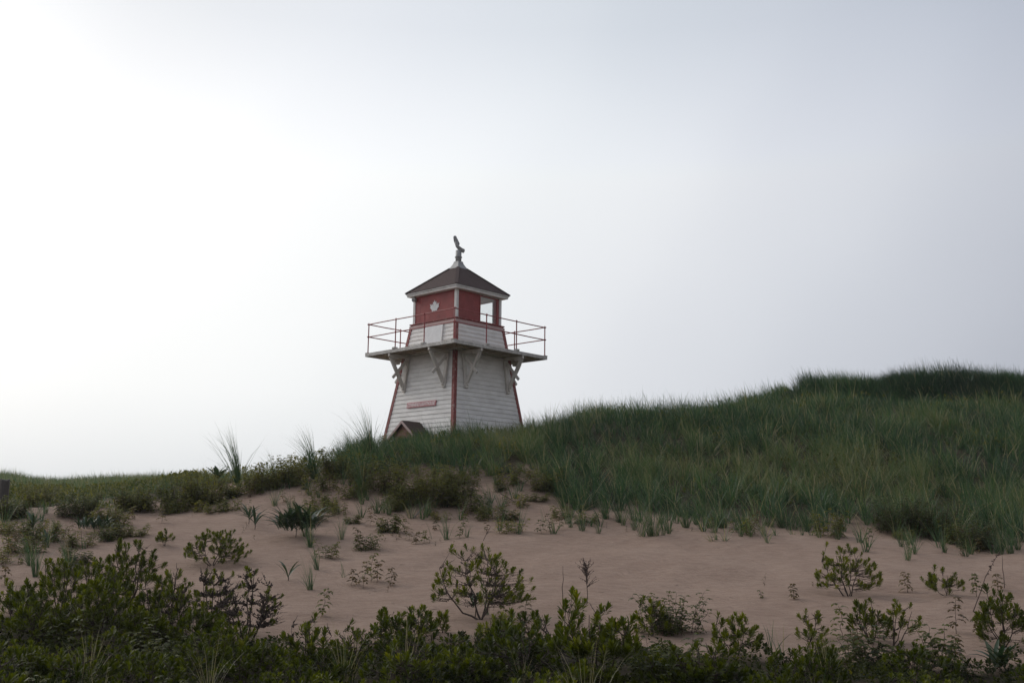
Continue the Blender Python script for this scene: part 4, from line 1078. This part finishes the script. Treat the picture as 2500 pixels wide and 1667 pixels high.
put_shrub(1215, 1565, 74, 110, 'dense yellow green shrub right below the open middle shrub', 116, leafy=1, leaf=.066, lw=.007, dens=1.5, mains=5, tint0=.6)
put_shrub(868, 1605, 90, 120, 'low spreading shrub in the thicket below the four leafed seedlings', 117, leafy=.9, leaf=.06, dens=1.0, tint0=.48)
# left thicket
put_shrub(520, 1380, 92, 158, 'flat topped shrub on the sand at left, behind the bare branched bushes', 120, leafy=.85, leaf=.06, lw=.009, dens=1.1, mains=5, lean=.1, tint0=.52)
put_shrub(402, 1332, 44, 44, 'small round shrub alone on the sand, left of the flat topped one', 121, leafy=1, leaf=.062, lw=.009, dens=1.3, mains=3, low=.4, tint0=.55)
put_shrub(322, 1468, 160, 150, 'tall shrub with dark middle rising behind the left thicket', 122, leafy=.85, leaf=.066, lw=.010, dens=1.15, mains=6, tint0=.42)
put_shrub(222, 1462, 116, 96, 'shrub with fan shaped tips, left of the tall dark one', 123, leafy=.9, leaf=.068, lw=.010, dens=1.0, mains=4, tint0=.5)
put_shrub(122, 1448, 88, 70, 'shrub with one leafy crown at the upper left of the thicket', 124, leafy=.92, leaf=.066, lw=.010, dens=1.0, mains=3, tint0=.52)
put_shrub(420, 1498, 136, 96, 'shrub with a single top rosette between tall shrub and bare bushes', 125, leafy=.6, leaf=.064, lw=.010, dens=1.0, mains=4, tint0=.5)
put_shrub(607, 1572, 196, 176, 'bare branched bush with reddish twigs at the right end of the left thicket', 126, leafy=.14, leaf=.05, dens=2.3, bud=1.5, mains=6, low=.3, tint0=.45)
put_shrub(522, 1548, 176, 138, 'half bare bush with brown knobbly twigs beside the barest one', 127, leafy=.26, leaf=.055, dens=2.2, bud=1.5, mains=5, low=.3, tint0=.48)
put_shrub(432, 1560, 148, 110, 'twiggy bush with few leaves left of the half bare one', 128, leafy=.42, leaf=.058, dens=1.7, bud=1.3, mains=5, low=.3, tint0=.45)
put_shrub(90, 1580, 138, 150, 'broad leafy shrub filling the left edge of the thicket', 129, leafy=.95, leaf=.07, lw=.010, dens=1.05, mains=6, tint0=.45)
put_shrub(222, 1575, 176, 190, 'biggest leafy shrub in the middle of the left thicket', 130, leafy=.92, leaf=.07, lw=.0105, dens=1.05, mains=7, tint0=.46)
put_shrub(352, 1592, 120, 170, 'leafy shrub in front of the tall dark one in the left thicket', 131, leafy=.93, leaf=.066, lw=.010, dens=1.05, mains=6, tint0=.45)
put_shrub(30, 1498, 82, 86, 'shrub cut by the left edge of the picture', 132, leafy=.95, leaf=.066, lw=.010, dens=1.0, tint0=.48)
i0 = 140
for (u, v, h, w, lab) in [(60, 1690, 120, 190, 'shaded shrub at the bottom left corner'), (190, 1700, 120, 190, 'shaded shrub second from the bottom left corner'), (330, 1690, 110, 200, 'dark shrub at the bottom edge under the leafy left thicket'),
                          (500, 1650, 110, 190, 'dark shrub in front of the bare branched bushes'), (650, 1670, 96, 170, 'low shrub at the bottom edge below the bare branched bush'), (780, 1680, 96, 160, 'low shrub at the bottom edge between thicket and middle'),
                          (960, 1675, 92, 170, 'shrub at the bottom edge below the three headed one'), (1120, 1672, 92, 160, 'shrub at the bottom edge below the open middle shrub'), (1280, 1640, 104, 150, 'narrow leaved shrub left of the large leaved tall one'),
                          (1620, 1690, 84, 170, 'yellowish low shrub at the bottom edge below the drooping rose'), (1780, 1690, 76, 150, 'low shrub at the bottom edge below the bare sand gap')]:
    put_shrub(u, v, h, w, lab, i0, leafy=.95, leaf=.064, lw=.0095, dens=.95, tint0=.28 + .18 * ((i0 * 7) % 5) / 5); i0 += 1

for (u, v, h, w, lab, tt_) in [(150, 1512, 150, 130, 'leafy shrub between the crowned shrub and the biggest one at left', .42), (268, 1520, 156, 130, 'tall leafy shrub in front of the fan tipped one', .40), (382, 1536, 140, 130, 'leafy shrub at the foot of the tall dark one', .36),
                          (58, 1540, 128, 130, 'leafy shrub right of the one cut by the left edge', .40), (470, 1590, 120, 130, 'low leafy shrub in front of the half bare bush', .34), (560, 1612, 110, 130, 'low leafy shrub at the foot of the barest bush', .36)]:
    put_shrub(u, v, h, w, lab, i0, leafy=.93, leaf=.066, lw=.010, dens=1.05, mains=6, tint0=tt_); i0 += 1
# ---- the crowded thicket: prototypes, then copies
def copy_tree(o):
    c = o.copy(); COL.objects.link(c)
    for ch in o.children:
        d = ch.copy(); COL.objects.link(d); d.parent = c
    return c
protos = []
rng = np.random.default_rng(4321)
for q in range(6):
    st, fo = shrub_meshes(rng, rng.uniform(.45, .62), rng.uniform(.6, .85), leafy=(.95, .9, .95, .35, .95, .55)[q], leaf=rng.uniform(.050, .074), lw=.0095, dens=(1.0, 1.0, .9, 1.5, 1.1, 1.2)[q], bud=1.2, tint0=.20 + .07 * q, low=.2)  # low tint0 puts the crowded thicket's shade into the leaf colour
    t = empty('green_shrub', (0, 0, 0)); st.build('branches', MAT['bark'], t, smooth=True); f = link('foliage', fo.mesh('foliage', MAT['bay']), t); f['kind'] = 'stuff'
    tag(t, 'leafy shrub crowded into the shaded thicket along the bottom of the picture', 'shrub', 'crowded shrubs of the bottom thicket'); protos.append(t)
for q in range(4):
    st, fo = rose_meshes(rng, rng.uniform(.42, .58), rng.uniform(.55, .75), stems=14, leaf=.048, tint0=.10 + .1 * q, lowf=.1)  # rose tints kept low too, with the thicket's shade coloured in
    t = empty('rose_bush', (0, 0, 0)); st.build('stems', MAT['rosestem'], t); f = link('foliage', fo.mesh('foliage', MAT['rose']), t); f['kind'] = 'stuff'
    tag(t, 'rose bush crowded into the shaded thicket along the bottom of the picture', 'bush', 'crowded rose bushes of the bottom thicket'); protos.append(t)
for q in range(2):
    fo = tuft_mesh(rng, rng.uniform(.5, .62), .5, n=34, bw=.0055, wind=.1, droop=.8, dry=.65)
    t = link('grass_tuft', fo.mesh('grass_tuft', MAT['tuft'])); tag(t, 'dry wispy grass tuft in the shaded thicket along the bottom of the picture', 'grass tuft', 'crowded dry grass tufts of the bottom thicket'); protos.append(t)
used = [False] * len(protos); spots = []
for row, yy in enumerate((8.1, 8.8, 9.5, 10.3, 11.1, 12.0, 12.9, 13.8)):
    a0, a1 = -.56, .56
    stepx = .60 + .015 * row; xx = a0 * yy + rng.uniform(0, stepx)
    while xx < a1 * yy:
        px_, py_ = xx + rng.normal(0, .13), yy + rng.normal(0, .16)
        if rng.random() < float(cover_thicket(px_, py_)) * .74: spots.append((px_, py_))
        xx += stepx * rng.uniform(.75, 1.25)
for px_, py_ in spots:
    roseish = vnoise(px_ * .6 + 13, py_ * .6 + 3) > .56
    q = int(rng.integers(6, 10)) if (roseish and rng.random() < .8) or rng.random() < .12 else int(rng.integers(0, 6))
    if rng.random() < .13: q = 10 + int(rng.integers(0, 2))
    o = copy_tree(protos[q]) if used[q] else protos[q]; used[q] = True
    sc_ = rng.uniform(.5, 1.12); o.location = (px_, py_, float(ground(px_, py_)) - .04); o.rotation_euler = (rng.normal(0, .08), rng.normal(0, .08), rng.uniform(0, 6.28)); o.scale = (sc_ * rng.uniform(.9, 1.15), sc_ * rng.uniform(.9, 1.15), sc_ * rng.uniform(.75, 1.1))
for q, t in enumerate(protos):
    if not used[q]:
        for ch in list(t.children): bpy.data.objects.remove(ch)
        bpy.data.objects.remove(t)
THICKET = [o for o in bpy.data.objects if o.parent is None and o.get('group', '').startswith('crowded')]

# ---- rose bushes
G2 = 'rose bushes and rose sprigs on the sand'
i0 = 200
for (u, v, h, w, lab, kw) in [
    (1652, 1545, 104, 128, 'dark rose bush with drooping leaves beside the bare sand', dict(leaf=.042, tint0=.35, spread=.6)),
    (1050, 1232, 104, 150, 'largest rose bush at the top of the sand below the lighthouse', dict(tint0=.5)),
    (948, 1200, 84, 108, 'rose bush left of the largest one below the lighthouse', dict(tint0=.55)),
    (1128, 1216, 86, 96, 'rose bush right of the largest one below the lighthouse', dict(tint0=.45)),
    (1104, 1236, 56, 64, 'low rose bush in front of the largest one', dict(tint0=.5)),
    (882, 1182, 62, 70, 'small rose bush between tall tuft and rose bed, left below the lighthouse', dict(tint0=.55)),
    (972, 1234, 56, 62, 'sprawling rose bush left of the driftwood branch', dict(tint0=.5)),
    (822, 1168, 78, 92, 'olive rose bush on the crest right of the second tall tuft', dict(tint0=.58)),
    (502, 1232, 84, 120, 'rose bush on the sand lip under the first tall tuft', dict(tint0=.55)),
    (428, 1238, 74, 90, 'rose bush with upright sprig left of the first tall tuft', dict(tint0=.55)),
    (330, 1246, 64, 110, 'low green rose bush at the lip of the sand at left', dict(tint0=.45)),
    (640, 1196, 66, 108, 'rose bush between the two tall tufts', dict(tint0=.55)),
    (708, 1182, 72, 100, 'rose bush under the second tall tuft', dict(tint0=.6)),
    (756, 1206, 70, 56, 'slender rose bush standing on sand below the second tall tuft', dict(tint0=.6, stems=5)),
    (270, 1284, 52, 92, 'yellowish rose bush on the sand at left', dict(tint0=.6)),
    (180, 1262, 66, 104, 'bushy green plant at the left lip of the sand', dict(tint0=.35)),
    (90, 1238, 62, 108, 'yellow green rose bush beside the wooden post', dict(tint0=.66)),
    (16, 1268, 60, 60, 'rose bush at the foot of the wooden post', dict(tint0=.55)),
    (2188, 1298, 92, 120, 'dark rose bush at the lower edge of the grass hill', dict(tint0=.25)),
    (2286, 1312, 100, 110, 'dark rose bush right of the other at the edge of the grass hill', dict(tint0=.22)),
    (2386, 1342, 80, 96, 'dark rose bush near the right edge under the hill grass', dict(tint0=.25)),
    (1340, 1200, 66, 76, 'rose bush at the left foot of the grass hill', dict(tint0=.5)),
    (1288, 1180, 60, 60, 'thin rose bush on the sand patch right of the lighthouse', dict(tint0=.45, stems=6)),
    (793, 1360, 58, 46, 'rose bush beside the leaning grass column', dict(tint0=.55, stems=5)),
    (898, 1342, 46, 58, 'round dark rose bush alone on the sand', dict(tint0=.38, stems=9)),
    (2299, 1622, 104, 98, 'glossy bright leaved rose bush at lower right', dict(tint0=.3, leaf=.055, stems=8)),
]:
    put_rose(u, v, h, w, lab, i0, group=G2, **kw); i0 += 1

# ---- single rose sprigs
for (u, v, h, w, lab) in [
    (887, 1436, 60, 40, 'middle sprig of the four leafed seedlings left of the open shrub'), (859, 1429, 36, 40, 'leftmost sprig of the seedlings left of the open shrub'), (905, 1420, 66, 44, 'tallest sprig of the seedlings left of the open shrub'), (920, 1422, 50, 36, 'right hand sprig beside the tallest seedling'),
    (954, 1431, 42, 34, 'single sprig just right of the four seedlings'), (786, 1506, 64, 48, 'tall sprig standing alone above the thicket at middle left'),
    (905, 1284, 44, 34, 'sprig on the upper sand, left of the small forked one'), (930, 1284, 20, 18, 'small forked sprig on the upper sand'), (988, 1304, 34, 28, 'sprig left of the two bladed grass'), (1063, 1294, 30, 20, 'sprig just left of the upright grass tuft'),
    (1015, 1328, 28, 18, 'brown sprig under the two bladed grass'), (1034, 1325, 28, 28, 'curled sprig beside the brown one'), (876, 1342, 50, 36, 'thin sprig left of the round dark rose bush'), (975, 1317, 16, 16, 'tiny sprig in the middle of the upper sand'),
    (1167, 1273, 20, 20, 'tiny sprig right of the driftwood'), (1148, 1255, 30, 26, 'sprig above the tiny one, right of the driftwood'), (1190, 1298, 26, 16, 'sprig above the crooked dead twig'), (1131, 1283, 30, 34, 'twin sprigs right of the upright grass tuft'),
    (1215, 1281, 44, 34, 'sprig at the left of the leaning stem'), (1252, 1283, 36, 30, 'sprig between the leaning stem and tall blade'), (1321, 1302, 30, 36, 'low brown sprig at the foot of the three bladed grass'), (1341, 1298, 40, 26, 'upright brown sprig at the foot of the three bladed grass'), (1366, 1294, 34, 26, 'right hand brown sprig near the three bladed grass'),
    (1121, 1314, 28, 24, 'pale sprig right of the upright grass tuft base'), (939, 1242, 30, 30, 'sprig under the left rose bush'),
    (2215, 1447, 46, 38, 'reddish sprig on the sand left of the little shrub'), (2385, 1456, 52, 30, 'sprig left of the leaning dry stalk'), (2436, 1440, 36, 36, 'sprig above the tall dark shrub at right'), (2335, 1547, 84, 56, 'tall layered sprig under the leaning dry stalk'),
    (2056, 1558, 76, 68, 'bronzed sprig with wide leaves at lower right'), (2389, 1550, 36, 26, 'small sprig left of the tall dark shrub'), (1939, 1463, 34, 24, 'lone tiny sprig on the open sand'), (1858, 1459, 16, 12, 'tiniest shoot on the open sand'),
    (2333, 1602, 48, 46, 'sprig right of the glossy bright leaved bush'), (2099, 1622, 66, 62, 'sprig under the dense round shrub'), (1225, 1512, 40, 26, 'sprig right of the open middle shrub'), (1280, 1550, 70, 56, 'olive sprig left of the large leaved shrub'),
    (18, 1370, 76, 44, 'leafy sprig at the left edge on the sand'), (60, 1352, 60, 44, 'second leafy sprig from the left edge'), (150, 1366, 70, 36, 'tall bare stemmed sprig on the sand at left'), (12, 1430, 60, 40, 'thin sprig above the cut shrub at the left edge'),
    (608, 1246, 24, 20, 'sprig under the first tall tuft'), (395, 1276, 30, 34, 'low brown sprig below the low green rose bush'), (690, 1228, 30, 30, 'sprig below the gap between the tall tufts'),
    (1418, 1262, 26, 22, 'sprig at the foot of the hill grass'), (1740, 1280, 22, 20, 'brown sprig at the foot of the hill grass, middle'), (1847, 1284, 34, 30, 'sprig at the foot of the hill near the pale tuft'), (2122, 1318, 26, 14, 'shoot on the sand left of the lone right tuft'), (2350, 1336, 50, 40, 'dark sprig at the foot of the hill at right'),
]:
    put_rose(u, v, h, w, lab, i0, group='rose sprigs growing on the sand', stems=1, brown=(i0 % 3 != 0), name='rose_sprig', cat='seedling', per=11 if h > 40 else 8 if h > 26 else 5, leaf=.060 if h > 24 else .040, tint0=.45, lowf=.28); i0 += 1
# tiny shoots nothing tells apart
rng = np.random.default_rng(909)
for (u, v) in [(600, 1290), (594, 1300), (957, 1306), (960, 1309), (968, 1321), (1047, 1327), (1063, 1332), (1075, 1322), (1108, 1335), (1480, 1290), (1530, 1298), (1545, 1292), (1865, 1430), (1868, 1415), (1830, 1312), (1837, 1309), (2086, 1308), (2104, 1305), (2110, 1298), (2030, 1305), (2250, 1330), (1986, 1432), (940, 1322), (1722, 1290), (1690, 1296), (948, 1446), (1247, 1478), (620, 1318)]:
    put_rose(u, v, rng.uniform(9, 15), rng.uniform(8, 13), 'tiny two leafed shoot poking out of the sand', i0, group='tiny shoots in the sand', stems=1, brown=True, name='tiny_shoot', cat='seedling', per=3, pairs=1, leaf=.03); i0 += 1

# ---- grass tufts
i0 = 400
for (u, v, h, w, lab, kw) in [
    (583, 1186, 128, 118, 'first tall wispy tuft on the left skyline', dict(n=120, wind=-.45, droop=.7, bw=.015)), (768, 1168, 112, 104, 'second tall wispy tuft on the left skyline, nearer the lighthouse', dict(n=150, wind=-.45, droop=.9, bw=.015)),
    (511, 1166, 84, 60, 'thin sparse tuft left of the first tall one', dict(n=14, wind=-.3)), (672, 1172, 74, 92, 'thin arching blades between the two tall tufts', dict(n=40, wind=-.5, droop=1.0, bw=.014)), (905, 1120, 118, 90, 'tall dark tuft at the left foot of the lighthouse', dict(n=130, wind=-.3, bw=.014)),
    (860, 1130, 80, 66, 'shorter tuft left of the tall dark one near the lighthouse', dict(n=60, wind=-.4)), (882, 1204, 96, 64, 'tuft standing alone on sand below the crest left of the rose bed', dict(n=46)),
    (757, 1336, 74, 40, 'upper tuft of the leaning grass column', dict(n=34, wind=-.1)), (773, 1390, 66, 40, 'lower tuft of the leaning grass column', dict(n=26, wind=-.5)), (759, 1440, 78, 46, 'spiky tuft below the leaning grass column', dict(n=26, wind=-.3, droop=.3)), (745, 1308, 84, 70, 'arching tuft above the leaning grass column', dict(n=30, droop=1.2)),
    (837, 1409, 50, 48, 'few bladed sprout left of the four seedlings', dict(n=6, bw=.010)), (203, 1340, 48, 48, 'small splayed tuft on the sand at left', dict(n=14, bw=.009)), (86, 1408, 90, 42, 'upright tuft near the left edge', dict(n=34, droop=.3)),
    (1091, 1318, 72, 44, 'upright tuft in the middle of the upper sand', dict(n=24, droop=.35, bw=.010)), (1052, 1315, 52, 44, 'two bladed grass bending left', dict(n=4, wind=-.8, bw=.011)), (1194, 1254, 66, 66, 'dense tuft right of the rose bed', dict(n=60)), (1003, 1265, 58, 48, 'tuft at the left end of the driftwood', dict(n=26)),
    (1265, 1304, 84, 40, 'tall narrow grass left of the three bladed one', dict(n=12, wind=.2, droop=.3, bw=.010)), (1327, 1272, 50, 46, 'low grass with three blades right of the tall narrow one', dict(n=5, bw=.010, wind=-.5)), (1244, 1297, 62, 40, 'leaning leafy stem with grass', dict(n=9, wind=-.5)),
    (1589, 1308, 100, 48, 'tall tuft standing out of the grass hill onto the sand', dict(n=40, droop=.5)), (1616, 1280, 62, 36, 'tuft behind the tall one at the grass edge', dict(n=30)), (1676, 1288, 66, 40, 'dense tuft at the grass edge, left one of a pair', dict(n=44, droop=.5)), (1700, 1280, 50, 36, 'bent tuft at the grass edge, right one of a pair', dict(n=24, wind=-.4)),
    (1861, 1303, 44, 44, 'pale straw coloured tuft at the foot of the hill', dict(n=18, dry=.7, wind=.5)), (1910, 1288, 86, 76, 'wide arching tuft at the foot of the hill', dict(n=64)), (1968, 1298, 64, 46, 'spiky tuft right of the wide arching one', dict(n=26, droop=.4)), (1996, 1298, 70, 40, 'upright tuft, third along the foot of the hill at right', dict(n=34)), (2017, 1296, 56, 36, 'short tuft beside the upright one at the foot of the hill', dict(n=24)),
    (2215, 1367, 62, 44, 'front tuft of the lone pair on the right sand', dict(n=16, droop=.35, bw=.010)), (2228, 1351, 76, 60, 'rear tuft of the lone pair on the right sand', dict(n=26, bw=.010, droop=.5)), (2465, 1351, 74, 56, 'tuft at the right edge of the sand', dict(n=30)),
    (1376, 1242, 66, 56, 'tuft at the left corner of the grass hill', dict(n=50)), (1433, 1246, 60, 56, 'arching tuft second from the left corner of the grass hill', dict(n=46, droop=1.1)), (1479, 1266, 76, 66, 'broad tuft third from the left corner of the grass hill', dict(n=60)), (1512, 1274, 50, 50, 'short tuft fourth from the left corner of the grass hill', dict(n=40)),
    (1560, 1272, 64, 60, 'tuft between the short one and the tall one on the sand', dict(n=46)), (1760, 1288, 76, 70, 'dark tuft at the hill foot below the middle of the slope', dict(n=60)), (1815, 1294, 72, 64, 'tuft left of the pale straw coloured one', dict(n=54)),
    (2440, 1345, 70, 60, 'drooping tuft just left of the right edge tuft', dict(n=40)), (1190, 1500, 96, 30, 'thin grass growing inside the open middle shrub', dict(n=9, droop=.2)), (1905, 1612, 88, 76, 'thin arching blades between two foreground shrubs', dict(n=9, droop=1.0)), (1880, 1600, 80, 60, 'sparse blades left of the bottom right low shrub', dict(n=7)),
]:
    put_tuft(u, v, h, w, lab, i0, **kw); i0 += 1

# ---- broad leaved plants
put_broad(607, 1279, 62, 70, 'left strap leaved plant of a pair under the first tall tuft', 501, n=8)
put_broad(622, 1291, 60, 78, 'right strap leaved plant of a pair under the first tall tuft', 502, n=8)
put_broad(722, 1312, 108, 136, 'big dark green leafy clump on the sand at left of centre', 503, n=150, stem=.30, lw=.11, upright=.3, scatter=.36, ll=.72)
put_broad(703, 1418, 58, 92, 'five leaved plant beside the spiky tuft', 504, n=6, stem=.2)
put_broad(79, 1308, 62, 74, 'leafy rosette on a stalk near the left edge', 505, n=16, stem=.4)
put_broad(114, 1329, 48, 72, 'low splayed plant right of the stalked rosette', 506, n=8, stem=.15)
put_broad(2440, 1640, 76, 116, 'large dark strap leaved plant at the bottom right corner', 507, n=22, stem=.2, lw=.13, scatter=.12)
put_broad(530, 1176, 46, 60, 'big leafed plant on the left skyline', 508, n=6, stem=.1, lw=.26, upright=.9)
put_broad(230, 1300, 56, 104, 'green leafy clump at left under the sand lip', 509, n=80, stem=.25, lw=.11, scatter=.36, ll=.65)
put_broad(2372, 962, 44, 46, 'thistle like plant on the skyline at right', 510, n=9, stem=.75, lw=.14)
put_broad(1160, 1508, 72, 62, 'dark leafy plant at the foot of the open middle shrub', 511, n=40, stem=.7, lw=.26, scatter=.2, ll=.55, group='broad leaved plants on the sand')

# ---- dead stalks, stick, driftwood, post
put_dead(2373, 1493, 140, 78, 'dry brown stalk leaning right on the sand', 601, lean=.95, twigs=26, tip=.62)
put_dead(2452, 1436, 80, 10, 'thin upright dry stem near the right edge', 602, twigs=0)
put_dead(1374, 1462, 80, 8, 'thin straight stick standing left of the dead sprig', 603, name='thin_stick', twigs=0)
put_dead(1432, 1472, 88, 60, 'dark dead sprig above the large leaved shrub', 604, name='dead_sprig', twigs=40)
put_dead(1178, 1320, 30, 22, 'crooked dead twig lying on the upper sand', 605, name='dead_twig', twigs=3, lean=.8)
a = at_pixel(1010, 1265); b = at_pixel(1066, 1238); c = at_pixel(1086, 1228)
dw = MB(); dw.tube([a + Vector((0, 0, .01)), a * .6 + b * .4 + Vector((0, 0, .16)), b + Vector((0, 0, .22)), c + Vector((0, 0, .30))], [.022, .020, .015, .006], 6)
do = dw.build('driftwood', MAT['drift']); tag(do, 'bleached driftwood branch lying on the sand below the rose bed', 'driftwood')
tw = MB()
for off in ((.25, .1, .12), (.1, .0, .3), (.35, -.1, .02)): tw.tube([b + Vector((0, 0, .22)), b + Vector((off[0] * .6, off[1], .22 + off[2] * .7)), b + Vector((off[0], off[1], .22 + off[2]))], [.010, .007, .003], 5)
tw.build('twigs', MAT['drift'], do)
a = at_pixel(1222, 1217); b = at_pixel(1260, 1228)
st2 = MB(); st2.tube([a + Vector((0, 0, .12)), a * .5 + b * .5 + Vector((0, 0, .07)), b + Vector((0, 0, .0))], [.012, .012, .008], 6)
tag(st2.build('fallen_stick', MAT['deadstem']), 'dark fallen stick on the sand right of the dense tuft', 'stick')
pz, ph_, pw_ = metric(4, 1243, 72, 26)
pm = MB(); nsd = 12; ringsz = [(0, 1.0), (.4, .98), (.75, .95), (.97, .93), (1.0, .80)]
pts = []; fs = []
for f, s in ringsz:
    for k_ in range(nsd):
        aa = 2 * math.pi * k_ / nsd; r_ = pw_ / 2 * s * (1 + .07 * math.sin(3 * aa) + .04 * math.sin(7 * aa + 1)); pts.append((r_ * math.cos(aa), r_ * math.sin(aa), -.15 + (ph_ + .15) * f + (.02 * math.sin(2 * aa) if f > .9 else 0)))
for i in range(len(ringsz) - 1):
    for k_ in range(nsd): k2 = (k_ + 1) % nsd; fs.append((i * nsd + k_, i * nsd + k2, (i + 1) * nsd + k2, (i + 1) * nsd + k_))
fs.append(tuple(range((len(ringsz) - 1) * nsd, len(ringsz) * nsd))); pm.poly(pts, fs)
tag(pm.build('wooden_post', MAT['oldwood'], None, loc=pz), 'dark weathered wooden post cut by the left edge of the picture', 'post')

# ---- straggling plants between the hand placed ones: prototypes, then copies
LAND = [(583, 1186, 'first tall wispy tuft'), (768, 1168, 'second tall wispy tuft'), (1050, 1232, 'largest rose bush'), (1030, 1250, 'driftwood branch'), (8, 1243, 'wooden post'), (520, 1380, 'flat topped shrub'),
        (765, 1360, 'leaning grass column'), (722, 1312, 'big dark leafy clump'), (230, 1300, 'green leafy clump'), (86, 1408, 'upright tuft near the left edge'), (1194, 1254, 'dense tuft'), (402, 1332, 'small round shrub'),
        (1327, 1272, 'low grass with three blades'), (895, 1342, 'round dark rose bush'), (1091, 1318, 'upright tuft'), (620, 1290, 'pair of strap leaved plants'), (502, 1232, 'rose bush on the sand lip'), (1340, 1200, 'rose bush at the hill foot'),
        (1160, 1512, 'open middle shrub'), (1452, 1640, 'large leaved tall shrub'), (1652, 1545, 'drooping rose bush'), (607, 1572, 'bare branched bush'), (322, 1468, 'tall dark shrub'), (952, 1570, 'three headed shrub'),
        (2128, 1572, 'dense round shrub'), (2452, 1580, 'tall dense shrub at the right edge'), (1740, 1590, 'bare sand gap'), (2440, 1640, 'dark strap leaved plant'), (222, 1575, 'biggest shrub of the left thicket'), (2299, 1622, 'glossy rose bush'),
        (1800, 1598, 'two crowned shrub'), (1589, 1308, 'tall tuft on the sand'), (1861, 1303, 'pale straw tuft'), (2188, 1298, 'dark rose bush')]
SEEN = set(o.get('label') for o in bpy.data.objects if o.get('label'))
def auto_label(kind, pos, tail, sizes=None):
    u, v = to_pixel(pos[0], pos[1], pos[2]); u, v = float(u), float(v)
    near = sorted(LAND, key=lambda q: math.hypot(u - q[0], (v - q[1]) * 1.3))
    for lu, lv, ph in near[:4]:
        dx, dy = u - lu, v - lv
        rel = ('left of' if dx < 0 else 'right of') if abs(dx) > abs(dy) else ('above' if dy < 0 else 'below')
        dd = math.hypot(dx, dy); q = 'just ' if dd < 60 else ('' if dd < 140 else 'well ')
        for sz in (sizes or ['']):
            lab = ' '.join((sz + ' ' + kind + ' ' + q + rel + ' the ' + ph + (' ' + tail if tail else '')).split())
            if lab not in SEEN and len(lab.split()) <= 16:
                SEEN.add(lab); return lab
    return None
rng = np.random.default_rng(246)
kinds = []
for q in range(4):
    st, fo = rose_meshes(rng, rng.uniform(.34, .5), rng.uniform(.45, .8), stems=int(rng.integers(7, 16)), leaf=.05, tint0=.42 + .08 * q, lowf=.12)
    t = empty('rose_bush', (0, 0, 0)); st.build('stems', MAT['rosestem'], t); f = link('foliage', fo.mesh('foliage', MAT['rose']), t); f['kind'] = 'stuff'; kinds.append((t, 'rose bush', 'bush', 'straggling rose bushes on the upper sand'))
for q in range(4):
    fo = tuft_mesh(rng, rng.uniform(.45, .7), rng.uniform(.3, .6), n=int(rng.integers(16, 46)), bw=.012, wind=rng.uniform(-.4, .1), droop=rng.uniform(.5, 1.1))
    kinds.append((link('grass_tuft', fo.mesh('grass_tuft', MAT['tuft'])), 'grass tuft', 'grass tuft', 'straggling grass tufts on the upper sand'))
for q in range(2):
    st, fo = rose_meshes(rng, .3, .3, stems=1, leaf=.055, tint0=.5, per=9, lowf=.25)
    t = empty('rose_sprig', (0, 0, 0)); st.build('stem', MAT['rosestem'], t); f = link('foliage', fo.mesh('foliage', MAT['rosebrown']), t); f['kind'] = 'stuff'; kinds.append((t, 'bronzed rose sprig', 'seedling', 'straggling rose sprigs on the upper sand'))
used = [False] * len(kinds)
zones = [(0, 330, 1225, 1330, 34), (330, 640, 1195, 1262, 26), (640, 900, 1165, 1260, 34), (880, 1340, 1160, 1270, 64), (0, 200, 1330, 1420, 9), (700, 1330, 1265, 1325, 12), (1340, 2080, 1262, 1306, 44), (2080, 2500, 1310, 1362, 26)]
for (u0, u1, v0, v1, n_) in zones:
    for _ in range(n_):
        u = rng.uniform(u0, u1); v = v0 + (v1 - v0) * rng.random() ** 1.3
        if u0 >= 1340: v += (u - 1340) / 740 * 18 if u1 < 2100 else 0
        p = at_pixel(u, v); r_ = rng.random()
        q = int(rng.integers(4, 8)) if r_ < (.8 if u0 >= 1340 else .38) else (int(rng.integers(0, 4)) if r_ < (.93 if u0 >= 1340 else .85) else int(rng.integers(8, 10)))
        src, kn, ct_, gr_ = kinds[q]; o = copy_tree(src) if used[q] else src; used[q] = True
        sc_ = rng.uniform(.6, 1.1); o.location = p; o.rotation_euler = (0, 0, rng.uniform(0, 6.28)); o.scale = (sc_, sc_, sc_ * rng.uniform(.8, 1.15))
        if kn == 'grass tuft': o.rotation_euler = (0, 0, rng.uniform(-.5, .5))
        sz = ['small', 'short'] if sc_ < .8 else ['leafy', 'fuller'] if kn != 'grass tuft' else ['arching', 'larger']
        tag(o, auto_label(kn, p, '', sz + ['straggling', 'low', 'thin']) or ('straggling ' + kn + ' on the upper sand'), ct_, gr_)
for o in THICKET:
    o['label'] = auto_label('crowded shrub' if 'shrub' in o['label'] else 'dry wispy grass' if 'grass' in o['label'] else 'crowded rose bush', o.location, 'in the bottom thicket', ['leafy', 'low', 'shaded', 'dense', 'small', 'rounded']) or o['label']

for o in [o for o in bpy.data.objects if o.parent is None and o.get('group') == 'tiny shoots in the sand']:
    o['label'] = auto_label('tiny shoot', o.location, '', ['bronzed', 'two leafed', 'brown', 'single', 'thin', 'little']) or o['label']

# ---- thin sea fog over the whole place
hz = MB(); hz.box((-4600, -4600, -1.6), (4600, 4600, 12.6)); hm_, ht_, hn_ = new_mat('sea_fog')
ho_ = node(ht_, 'ShaderNodeOutputMaterial'); hv_ = node(ht_, 'ShaderNodeVolumePrincipled'); hv_.inputs['Color'].default_value = (.97, .98, 1, 1); hv_.inputs['Density'].default_value = .00045
ht_.links.new(hv_.outputs[0], ho_.inputs['Volume'])
tag(hz.build('haze', hm_), 'thin pale sea fog', 'haze', kind='stuff')
